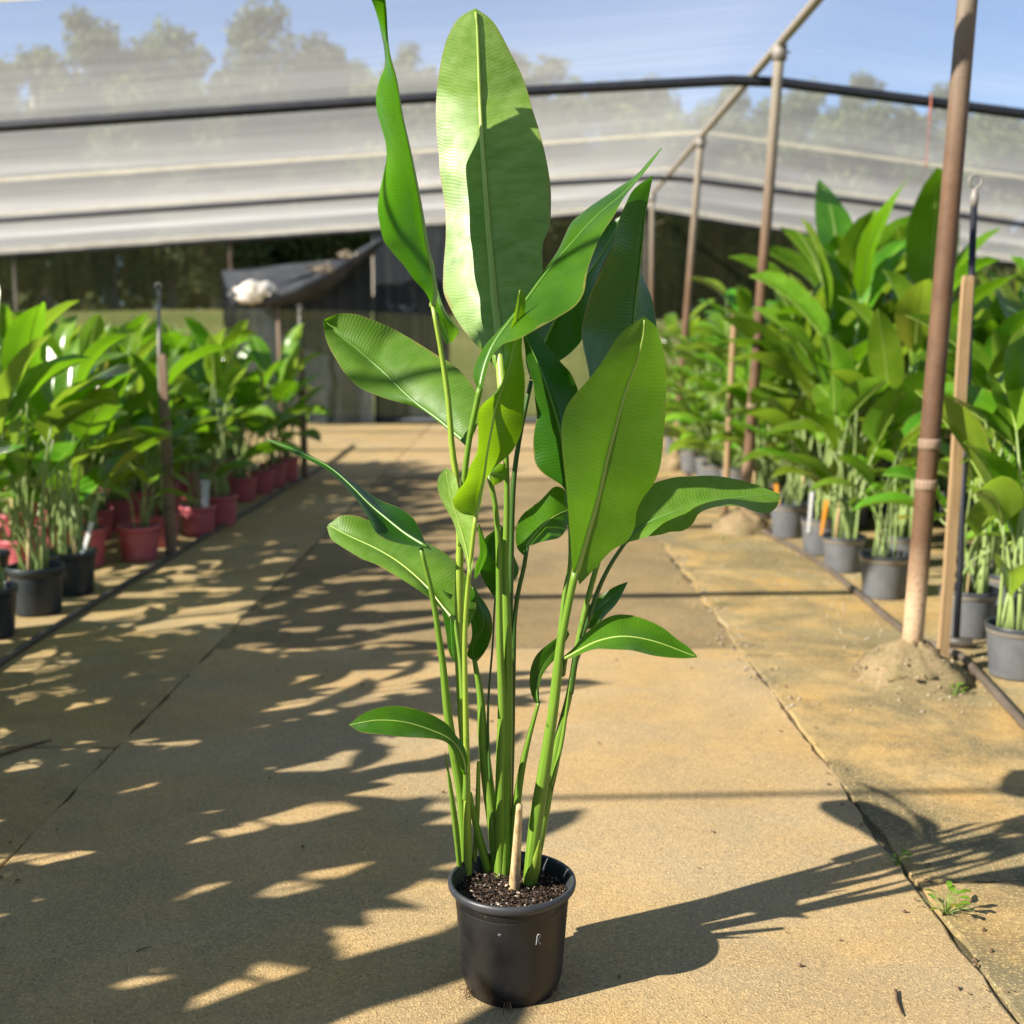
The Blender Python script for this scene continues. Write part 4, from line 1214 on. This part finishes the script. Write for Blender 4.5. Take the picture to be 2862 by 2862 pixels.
# ------------------------------------------------------------------ nursery plants
def blade(L, Wd, bend, fold, twist, rr, nl=8, nc=4, droop=0.0):
    """leaf blade along +X rising, mesh verts in local frame starting at the origin"""
    V, F, UV = [], [], []
    p = Vector((0, 0, 0)); ang = bend[0]
    pts = []
    for i in range(nl + 1):
        t = i / nl
        ang = bend[0] + (bend[1] - bend[0]) * t ** 1.3
        pts.append((p.copy(), ang))
        p = p + Vector((math.cos(ang), 0, math.sin(ang))) * (L / nl)
    ph = rr.uniform(0, 6)
    for i, (c, a) in enumerate(pts):
        t = i / nl
        w = Wd * 0.5 * max(0.03, (math.sin(math.pi * min(1, 0.04 + 0.96 * t) ** 0.8)) ** 0.62) if 0 < t < 1 else 0.004
        nrm = Vector((-math.sin(a), 0, math.cos(a)))
        side = Vector((0, 1, 0))
        tw = twist * t
        sd = side * math.cos(tw) + nrm * math.sin(tw)
        nn = nrm * math.cos(tw) - side * math.sin(tw)
        for q in range(nc + 1):
            s = -1 + 2 * q / nc
            f = abs(s) * w * math.tan(fold) + 0.08 * w * abs(s) * math.sin(5 * t * 2 + ph + (2 if s > 0 else 0))
            V.append(c + sd * (s * w) + nn * f)
            UV.append((0.5 + 0.5 * s, t * L))
    for i in range(nl):
        for q in range(nc):
            b = i * (nc + 1) + q
            F.append((b, b + 1, b + nc + 2, b + nc + 1))
    return V, F, UV
def pot_mesh(kind):
    body = [(0.0, 0.003), (0.115, 0.003), (0.119, 0.0), (0.122, 0.01), (0.140, 0.205), (0.1415, 0.215)]
    rim = [(0.1415, 0.215), (0.1455, 0.216), (0.148, 0.236), (0.152, 0.240), (0.153, 0.258), (0.150, 0.263), (0.143, 0.262), (0.141, 0.255), (0.138, 0.22)]
    return body, rim
def build_pot(root, mats):
    b, r = pot_mesh(0)
    V, F = lathe(b, 24)
    p = mesh_obj("pot", V, F, mats[0], root)
    V, F = lathe(r[:4], 24)
    mesh_obj("rim_band", V, F, mats[1], p)
    V, F = lathe(r[3:], 24)
    mesh_obj("rim", V, F, mats[2], p)
    V, F = [(0, 0, 0.222)], []
    for s in range(18):
        a = 2 * math.pi * s / 18
        V.append((0.139 * math.cos(a), 0.139 * math.sin(a), 0.218))
    for s in range(18): F.append((0, 1 + s, 1 + (s + 1) % 18))
    mesh_obj("potting_mix", V, F, M['mix'], root)
POTS = {'red': (M['pot_red'],) * 3, 'navy': (M['pot_navy'],) * 3, 'grey': (M['pot_grey'], M['pot_band'], M['pot_rim'])}
def nursery_plant(style, pot, seed):
    rr = random.Random(seed)
    root = empty("potted_plant")
    build_pot(root, POTS[pot])
    if style == 'tall':      nleaf, h0, h1, L0, L1, w0 = 12, 0.45, 1.55, 0.50, 0.80, 0.36
    elif style == 'mid':     nleaf, h0, h1, L0, L1, w0 = 13, 0.25, 1.08, 0.36, 0.62, 0.36
    elif style == 'giant':   nleaf, h0, h1, L0, L1, w0 = 13, 0.55, 1.65, 0.70, 1.0, 0.31
    elif style == 'bush':    nleaf, h0, h1, L0, L1, w0 = 40, 0.15, 1.22, 0.26, 0.46, 0.34
    else:                    nleaf, h0, h1, L0, L1, w0 = 9, 0.18, 0.75, 0.22, 0.40, 0.30
    for k in range(nleaf):
        t = (k + 0.5) / nleaf
        a = rr.uniform(0, 2 * math.pi)
        h = 0.22 + h0 + (h1 - h0) * t * rr.uniform(0.82, 1.12)
        r0 = 0.095 * math.sqrt(rr.random()); a0 = rr.uniform(0, 6.28)
        out = (0.08 + 0.16 * (1 - t) * rr.uniform(0.5, 1.3)) * (1.0 if style != 'bush' else 1.5)
        b = Vector((r0 * math.cos(a0), r0 * math.sin(a0), 0.20))
        e = Vector((r0 * 0.8 * math.cos(a0) + out * math.cos(a), r0 * 0.8 * math.sin(a0) + out * math.sin(a), h))
        mdl = b.lerp(e, 0.55) + Vector((-0.03 * math.cos(a), -0.03 * math.sin(a), 0.05))
        rb = (0.017 if style in ('tall', 'giant') else 0.011 if style == 'mid' else 0.006) * rr.uniform(0.8, 1.2)
        S = spline([tuple(b), tuple(mdl), tuple(e)], 6)
        V, F, UV = tube([tuple(s) for s in S], [rb * (1 - 0.65 * q / 5) for q in range(6)], 6)
        mesh_obj("stem", V, F, M['stem_bg'], root, uv=UV)
        L = L0 + (L1 - L0) * rr.uniform(0.2, 1.0)
        steep = (1.25 if style in ('tall', 'mid', 'giant') else 0.8)
        b0 = steep * rr.uniform(0.55, 1.12) * (0.55 + 0.6 * t)
        if style == 'giant': b0 = min(1.5, b0 * 1.25)
        b1 = b0 - rr.uniform(0.3, 1.5) * (1.15 - 0.55 * t)
        V, F, UV = blade(L, L * w0 * rr.uniform(0.9, 1.25), (b0, b1), rr.uniform(0.05, 0.75), rr.uniform(-0.7, 0.7), rr, nl=8 if style != 'bush' else 6, nc=4 if style != 'bush' else 2)
        m = M['leaf_bg2'] if rr.random() < 0.45 else M['leaf_bg']
        o = mesh_obj("leaf", V, F, m, root, uv=UV)
        o.location = e
        o.rotation_euler = (0, 0, a + rr.uniform(-0.5, 0.5))
        if style in ('tall', 'mid', 'giant'):
            # midrib as a sub-part
            pts = [Vector(V[i * 5 + 2]) for i in range(9)]
            tube_obj("midrib", pts, [0.006 * (1 - 0.8 * i / 8) for i in range(9)], M['midrib'], o, 4)
    if style in ('tall', 'mid', 'giant'):
        for k in range(3):
            a0 = rr.uniform(0, 6.28); r0 = 0.07
            b = Vector((r0 * math.cos(a0), r0 * math.sin(a0), 0.20))
            tube_obj("cane_stub", [b, b + Vector((rr.uniform(-.02, .02), rr.uniform(-.02, .02), rr.uniform(0.15, 0.35)))], [0.012, 0.009], M['stub'] if k == 0 else M['stem_bg'], root, 6)
    return root
PROTO = {}
for style, pot, n in (('mid', 'red', 4), ('short', 'red', 2), ('mid', 'navy', 3), ('tall', 'navy', 2), ('giant', 'navy', 2), ('bush', 'navy', 2), ('tall', 'grey', 3), ('giant', 'grey', 2), ('mid', 'grey', 3), ('bush', 'grey', 3), ('short', 'grey', 1)):
    lst = []
    for k in range(n):
        r = nursery_plant(style, pot, hash((len(style), ord(style[0]), ord(pot[0]), k)) % 9999)
        remember(r)
        lst.append([r, False])
    PROTO[(style, pot)] = lst
def place(style, pot, x, y, label, group, scale=1.0, rz=None, idx=None):
    lst = PROTO[(style, pot)]
    ent = lst[idx % len(lst) if idx is not None else R.randrange(len(lst))]
    if not ent[1]:
        o = ent[0]; ent[1] = True
    else:
        o = copy_tree(ent[0])
    o.location = (x, y, 0.001)
    o.rotation_euler = (0, 0, R.uniform(0, 6.28) if rz is None else rz)
    o.scale = (1, 1, scale) if False else (scale ** 0.5, scale ** 0.5, scale)
    tag(o, label, "potted plant", group)
    return o
# ---- left block
LRF = ["leafy plant in the red pot next to the last dark pot by the hose",
       "red-potted plant tucked behind the corner red pot, next to the dark pots",
       "red-potted plant partly hidden by the first weathered timber stake",
       "red-potted plant with a blank pale label just past the first timber stake",
       "red-potted plant just before the gap in the front row of red pots",
       "red-potted plant just after the gap in the front row, its pot sunlit",
       "second red-potted plant after the gap in the front row",
       "third red-potted plant after the gap in the front row",
       "last red-potted plant of the front row, by the far timber stake"]
LNF = ["plant in a dark blue-black pot set back from the hose, farthest from the red pots",
       "third dark-potted plant from the red pots in the front row by the hose",
       "second dark-potted plant from the red pots in the front row by the hose",
       "dark-potted plant with a tilted white label, right next to the red pots"]
RGF = ["large-leaved plant in a grey-black pot by the brown hose, before the timber stake",
       "large-leaved plant in a grey-black pot right behind the pale timber stake",
       "low plant in a grey-black pot first past the biggest rusty post",
       "large-leaved plant in a grey-black pot second past the biggest rusty post",
       "grey-potted plant with a white and an orange label side by side",
       "low grey-potted plant with one orange label next to the mossy footing",
       "grey-potted plant right behind the post with the mossy footing"]
ROWN = ["", "second", "third", "fourth", "fifth", "sixth", "seventh"]
front_red = [(-2.60, 8.02), (-2.90, 7.80), (-2.62, 8.58), (-2.47, 9.08), (-2.42, 9.58), (-2.57, 11.05), (-2.52, 11.62), (-2.50, 12.15), (-2.47, 12.68)]
for i, (x, y) in enumerate(front_red):
    place('mid' if i % 3 else 'short', 'red', x, y, LRF[i], "front row of red pots by the hose", R.uniform(0.86, 1.0), idx=i)
for i, (x, y) in enumerate([(-2.86, 5.40), (-2.70, 5.87), (-2.66, 6.40), (-2.66, 6.92)]):
    place('mid', 'navy', x, y, LNF[i], "front row of dark pots by the hose", R.uniform(0.98, 1.08), idx=i)
for j in range(17):
    y = 6.1 + 0.46 * j
    for i in range(1, 7):
        x = -2.72 - 0.44 * i + R.uniform(-0.06, 0.06)
        yy = y + R.uniform(-0.08, 0.08)
        if x < -(0.44 * yy) - 0.35: continue
        if i > 4: continue
        pot = 'navy' if yy < 7.2 else 'red'
        place('mid', pot, x, yy, f"leafy plant in a {'dark blue-black' if pot == 'navy' else 'red'} pot in the {ROWN[i]} row from the black hose",
              f"{'dark' if pot == 'navy' else 'red'} pots in the {ROWN[i]} row from the hose", (0.95 if pot == 'red' else 0.85) * R.uniform(0.9, 1.12))
# nearer the camera, beside the frame: these throw the leaf shadows over the path
LS = "leafy plant in a dark pot beside the hose, by the nearest timber stake"
for j in range(14):
    y = -1.9 + 0.53 * j
    near = 0.1 < y < 2.3
    for i in range(3 if y < 2.3 else 2):
        x = -2.60 - 0.43 * i + R.uniform(-0.07, 0.07)
        if near: st, sc = (('tall', 0.84), ('mid', 1.02), ('bush', 1.12))[(i + j) % 3]
        elif y <= 0.1: st, sc = ('giant', 0.74) if (i + j) % 2 else ('tall', 0.84)
        elif (i + j) % 2: st, sc = 'bush', 1.0
        else: st, sc = 'mid', 0.86
        place(st, 'navy', x, y + R.uniform(-0.1, 0.1), LS, "dark pots beside the camera", sc * R.uniform(0.9, 1.08))
# ---- right block
RB = "bushy plant with many narrow leaves in a grey-black pot near the far posts"
for i, (x, y, st, sc) in enumerate([(2.30, 5.16, 'mid', 0.92), (2.36, 5.90, 'mid', 0.95), (2.22, 6.82, 'short', 1.0), (2.20, 7.62, 'mid', 0.9), (2.22, 8.25, 'mid', 1.0), (2.16, 9.0, 'short', 1.0), (2.12, 9.95, 'mid', 0.95)]):
    place(st, 'grey', x, y, RGF[i], "front row of grey pots behind the posts", sc, idx=i)
for i, (x, y) in enumerate([(2.15, 11.1), (2.1, 11.9), (2.15, 12.7), (2.1, 13.5), (2.15, 14.6), (2.2, 15.6), (2.5, 11.5), (2.55, 12.4), (2.6, 13.2), (2.6, 14.2), (2.65, 15.2), (2.95, 11.0), (3.0, 12.0), (3.05, 13.0), (3.1, 14.0), (3.1, 15.0), (3.5, 12.5), (3.55, 13.6), (3.6, 14.7), (2.35, 10.4), (2.75, 10.5)]):
    place('bush', 'grey', x, y, RB, "bushy plants near the far posts", R.uniform(1.0, 1.25))
for i, (x, y, sc) in enumerate([(2.42, 8.60, 0.98), (2.62, 7.75, 0.84), (2.62, 9.25, 1.04), (2.36, 9.45, 0.90), (3.05, 8.75, 1.0), (2.85, 9.9, 1.02)]):
    place('giant', 'grey', x, y, "tall plant with very long broad leaves in a grey-black pot behind the front row", "tallest plants behind the posts", sc, idx=i, rz=1.3 * i)
for j in range(14):
    y = 5.6 + 0.56 * j
    for i in range(1, 6):
        x = 2.30 + 0.47 * i + R.uniform(-0.07, 0.07)
        yy = y + R.uniform(-0.1, 0.1)
        if x > 0.44 * yy + 0.4: continue
        if yy > 10.3 and x < 3.9: continue
        if 7.2 < yy < 9.2 and i < 3: continue
        tall = (7.3 < yy < 9.6 and i in (1, 2, 3)) or (yy > 10 and i % 2)
        place('tall' if tall else 'mid', 'grey', x, yy, f"large-leaved plant in a grey-black pot in the {ROWN[i]} row behind the posts", f"grey pots in the {ROWN[i]} row behind the posts", (0.92 if tall else 0.98) * R.uniform(0.88, 1.12))
for ent in [e for l in PROTO.values() for e in l]:
    if not ent[1]:
        for ch in ent[0].children_recursive: bpy.data.objects.remove(ch)
        bpy.data.objects.remove(ent[0])

# ------------------------------------------------------------------ hoses, stakes, risers
def ov_ground(u, v, z=0.0): return at_z(*OV(u, v), z)
def hose(pts, r, mat, label, n=60):
    P = [Vector((p.x, p.y, r + 0.002)) for p in pts]
    o = tube_obj("hose", P, r, mat, None, 10, n=n)
    tag(o, label, "hose")
hose([Vector((-2.28, -3.5, 0)), Vector((-2.30, 0, 0)), Vector((-2.27, 3.0, 0)), ov_ground(0, 1257), ov_ground(165, 1150), ov_ground(330, 1050), ov_ground(455, 975), ov_ground(560, 912), Vector((-2.28, 14.5, 0)), Vector((-2.32, 17, 0))], 0.016, M['hose'], "long black irrigation hose lying along the red and dark pots", 90)
hose([Vector((2.02, 14, 0)), Vector((1.90, 10.5, 0)), ov_ground(1535, 1060), ov_ground(1600, 1110), ov_ground(1690, 1185), ov_ground(1745, 1222), ov_ground(1800, 1238), ov_ground(1850, 1285), ov_ground(1900, 1340), ov_ground(1960, 1400), Vector((2.25, 2.5, 0)), Vector((2.3, -1, 0))], 0.019, M['hose_b'], "brown irrigation hose curving past the grey pots and the rusty post", 90)

def square_stake(name, base, top, w, mat, label, cat="stake", group=None):
    root = empty(name, base)
    tag(root, label, cat, group)
    d = Vector(top) - Vector(base)
    V, F = [], []
    for i, t in enumerate((0, 0.25, 0.5, 0.75, 0.985, 1.0)):
        c = d * t + Vector((0.004 * math.sin(5 * t), 0, 0))
        k = w / 2 * (0.86 if i == 5 else 1)
        for sx, sy in ((-1, -1), (1, -1), (1, 1), (-1, 1)):
            V.append((c.x + sx * k, c.y + sy * k * 0.8, c.z))
        if i:
            a = 4 * (i - 1)
            for q in range(4): F.append((a + q, a + (q + 1) % 4, a + 4 + (q + 1) % 4, a + 4 + q))
    F += [(3, 2, 1, 0), (20, 21, 22, 23)]
    mesh_obj("shaft", V, F, mat, root, smooth=False)
    return root
def riser(root, base, h, r, mat):
    tube_obj("riser_pipe", [(base[0], base[1], 0), (base[0], base[1], h)], r, mat, root, 8)
def sprinkler(root, x, y, z, s=1.0):
    hd = tube_obj("sprinkler_head", [(x, y, z - 0.03 * s), (x, y, z), (x, y, z + 0.012 * s), (x, y, z + 0.03 * s)], [0.012 * s, 0.016 * s, 0.012 * s, 0.009 * s], M['clamp'], root, 8)
    tube_obj("bridge", [(x + 0.022 * s * math.cos(a), y, z + 0.052 * s + 0.022 * s * math.sin(a)) for a in np.linspace(-1.4, 4.5, 12)], 0.0045 * s, M['clamp'], hd, 5)
for (u, v, h, lab) in ((335, 1043, 1.42, "weathered timber stake with a riser pipe among the first red pots"), (577, 903, 1.45, "weathered timber stake with a riser pipe by the last red pots")):
    p = ov_ground(u, v)
    if u == 335: p.y -= 0.12
    rt = square_stake("riser_stake", (p.x, p.y, 0), (p.x - 0.01, p.y, h), 0.05, M['stake_grey'], lab, "stake")
    tube_obj("riser_pipe", [(-0.04, 0.01, 0), (-0.04, 0.01, h - 0.1), (-0.02, 0, 1.82)], [0.014, 0.014, 0.012], M['clamp'], rt, 8)
    sprinkler(rt, -0.02, 0, 1.83)
    for z in (0.35, 0.95):
        tube_obj("tie_wire", [(0.04 * math.cos(a) - 0.012, 0.036 * math.sin(a), z) for a in np.linspace(0, 6.28, 14)], 0.003, M['hose'], rt, 4)
rt = square_stake("riser_stake", (-2.45, 3.55, 0), (-2.45, 3.55, 1.5), 0.045, M['stake_grey'], "weathered timber stake with a riser pipe in the row before the dark pots", "stake")
tube_obj("riser_pipe", [(-0.035, 0.0, 0), (-0.03, 0.0, 1.95)], 0.014, M['clamp'], rt, 8)
sprinkler(rt, -0.03, 0, 1.96)
p0 = ov_ground(1777, 1248); p1 = at_y(*OV(1828, 520), p0.y)
square_stake("timber_stake", (p0.x, p0.y, 0), (p1.x, p1.y, p1.z), 0.046, M['stake'], "pale sawn timber stake leaning beside the biggest rusty post")
q0 = ov_ground(1803, 1222); q1 = at_y(*OV(1838, 385), q0.y)
rs = empty("sprinkler_riser", (q0.x, q0.y, 0))
tag(rs, "black sprinkler riser pipe with a sprinkler head behind the pale timber stake", "sprinkler")
tube_obj("riser_pipe", [(0, 0, 0.0), (0, 0, 0.4), (q1.x - q0.x, 0, q1.z)], 0.017, M['pipe_black'], rs, 8)
tube_obj("tee_fitting", [(-0.05, 0.02, 0.03), (0.07, -0.03, 0.03)], 0.028, M['hose'], rs, 8)
sprinkler(rs, q1.x - q0.x, 0, q1.z + 0.03, 1.4)
b0 = at_y(*OV(1369, 895), 9.9); b1 = at_y(*OV(1386, 590), 9.9)
bs = tube_obj("bamboo_stake", [(b0.x + (b1.x - b0.x) * t, 9.9, b1.z * t) for t in np.linspace(0, 1, 8)], 0.028, M['stake'], None, 10)
tag(bs, "thin straight bamboo stake beside the mossy-footed rusty post", "stake")
tw = tube_obj("red_twine", [at_y(*OV(1757, 176), 10.34), at_y(*OV(1756, 200), 10.34), at_y(*OV(1752, 250), 10.36), at_y(*OV(1746, 318), 10.36)], [0.004, 0.010, 0.004, 0.007], M['red_twine'], None, 5, n=14)
tag(tw, "red twine tied to the thick black cross pipe and hanging down", "twine")

# plant labels
def plant_label(x, y, z, lean, h, mat, label, w=0.03):
    V = []
    d = Vector((lean[0], lean[1], 1)).normalized()
    s = Vector((1, 0, 0))
    for t, k in ((-0.05, 0.6), (h, 1.0)):
        for a in (-1, 1):
            for b in (-1, 1):
                V.append(Vector((x, y, z)) + d * t + s * (a * w / 2 * k) + Vector((0, b * 0.0012, 0)))
    F = [(0, 1, 3, 2), (4, 6, 7, 5), (0, 4, 5, 1), (2, 3, 7, 6), (0, 2, 6, 4), (1, 5, 7, 3)]
    o = mesh_obj("plant_label", V, F, mat, None, smooth=False)
    tag(o, label, "label")
plant_label(-2.58, 6.84, 0.2, (0.35, 0, 0), 0.26, M['white_tag'], "white plant label tilted in a dark blue-black pot")
plant_label(-2.40, 9.02, 0.22, (0.05, 0, 0), 0.22, M['white_tag'], "pale blank plant label standing in a red pot", 0.07)
plant_label(2.16, 8.02, 0.22, (0.12, 0, 0), 0.20, M['orange_tag'], "orange plant label in a grey-black pot in front of the big leaves", 0.035)
plant_label(2.06, 8.95, 0.22, (-0.1, 0, 0), 0.20, M['orange_tag'], "orange plant label in a grey-black pot next to the mossy footing", 0.035)
plant_label(2.10, 8.15, 0.22, (0.05, 0, 0), 0.24, M['white_tag'], "white plant label beside the orange one in a grey-black pot", 0.028)

# ------------------------------------------------------------------ weeds, twigs and litter on the concrete
def weed(u, v, n, size, seed, label, grassy=0, reddish=0):
    rr = random.Random(seed)
    p = ov_ground(u, v)
    root = empty("weed", (p.x, p.y, -0.004))
    tag(root, label, "weed")
    for k in range(n):
        a = rr.uniform(0, 6.28)
        h = size * rr.uniform(0.2, 0.8)
        e = Vector((math.cos(a) * size * rr.uniform(0.15, 0.6), math.sin(a) * size * rr.uniform(0.15, 0.6), h))
        tube_obj("stalk", [(0, 0, 0), (e.x * 0.4, e.y * 0.4, e.z * 0.7), tuple(e)], 0.0012, M['stem'], root, 4)
        V, F, UV = blade(size * 0.34, size * 0.2, (0.4, -0.3), 0.2, 0.2, rr, nl=4, nc=2)
        o = mesh_obj("leaf", V, F, M['leaf_bg2'], root, uv=UV)
        o.location = e; o.rotation_euler = (0, 0, a)
    for k in range(grassy):
        a = rr.uniform(0, 6.28)
        L = rr.uniform(0.8, 1.9) * size
        pts = [Vector((math.cos(a) * L * t * 0.7, math.sin(a) * L * t * 0.7, L * (t * 0.75 - 0.35 * t * t))) for t in np.linspace(0, 1, 6)]
        tube_obj("grass_blade", pts, [0.0012 * (1 - 0.8 * i / 5) for i in range(6)], M['stem_bg'], root, 3)
weed(1692, 1632, 9, 0.055, 1, "small green weed in the joint where the plant's shadow crosses")
weed(1785, 1725, 12, 0.085, 2, "larger weed with grass blades in the concrete joint", grassy=14)
weed(1800, 1312, 6, 0.07, 3, "weed at the foot of the rusty post's big footing")
weed(1655, 1240, 4, 0.06, 4, "small weed on the far side of the big footing")
weed(1350, 1140, 5, 0.06, 5, "tiny weed at the broken joint beside the footings")
weed(1365, 1022, 6, 0.08, 6, "weed against the mossy footing")
def twig(pts, r, label, mat=M['dry']):
    P = [ov_ground(u, v, 0.006) for u, v in pts]
    o = tube_obj("twig", P, [r, r * 0.8, r * 0.4][:len(P)] if len(P) == 3 else r, mat, None, 5, n=12)
    tag(o, label, "twig")
twig([(-10, 1427), (50, 1408), (97, 1396)], 0.007, "dry twig lying across the cross joint of the side slab")
twig([(258, 1795), (272, 1789), (287, 1786)], 0.0022, "short dark twig on the shaded concrete")
twig([(241, 1822), (243, 1830), (242, 1838)], 0.003, "pale straw end in a patch of sun", M['stub'])
twig([(1690, 1868), (1693, 1890), (1702, 1915)], 0.004, "dark splinter lying along a chip in the slab near the joint")
def litter():
    rr = random.Random(77)
    V, F = [], []
    for k in range(650):
        x = rr.uniform(-2.2, 2.0); y = rr.uniform(1.9, 9)
        if rr.random() < 0.35: x = JR + rr.gauss(0, 0.05)
        elif rr.random() < 0.15: x = JL + rr.gauss(0, 0.04)
        s = rr.choice([0.0025, 0.003, 0.004, 0.006, 0.010])
        a = rr.uniform(0, 6.28)
        c, sn = math.cos(a) * s, math.sin(a) * s
        b = len(V)
        V += [(x - c, y - sn, 0.004), (x + sn * 0.5, y - c * 0.5, 0.0045), (x + c, y + sn, 0.0055), (x - sn * 0.5, y + c * 0.5, 0.0065), (x, y, 0.003 + s * 0.9)]
        F += [(b, b + 1, b + 4), (b + 1, b + 2, b + 4), (b + 2, b + 3, b + 4), (b + 3, b, b + 4)]
    o = mesh_obj("ground_litter", V, F, M['dry'], None, smooth=False)
    tag(o, "scattered dark crumbs and leaf bits on the concrete", "litter", kind="stuff")
    V, F = [], []
    for k in range(900):
        y = rr.uniform(4.6, 10.5); x = rr.gauss(1.95, 0.22) if rr.random() < 0.7 else JR + rr.gauss(0.02, 0.06)
        s = rr.choice([0.004, 0.006, 0.008, 0.012])
        b = len(V)
        for dx, dy, dz in ((1, 0, 0), (-1, 0, 0), (0, 1, 0), (0, -1, 0), (0, 0, 0.8), (0, 0, -0.6)):
            V.append((x + dx * s * rr.uniform(.6, 1.2), y + dy * s * rr.uniform(.6, 1.2), 0.003 + dz * s))
        for f in ((0, 2, 4), (2, 1, 4), (1, 3, 4), (3, 0, 4), (2, 0, 5), (1, 2, 5), (3, 1, 5), (0, 3, 5)):
            F.append(tuple(b + q for q in f))
    o = mesh_obj("gravel", V, F, M['pebble'], None, smooth=False)
    tag(o, "loose pale gravel along the foot of the grey pots", "gravel", kind="stuff")
litter()
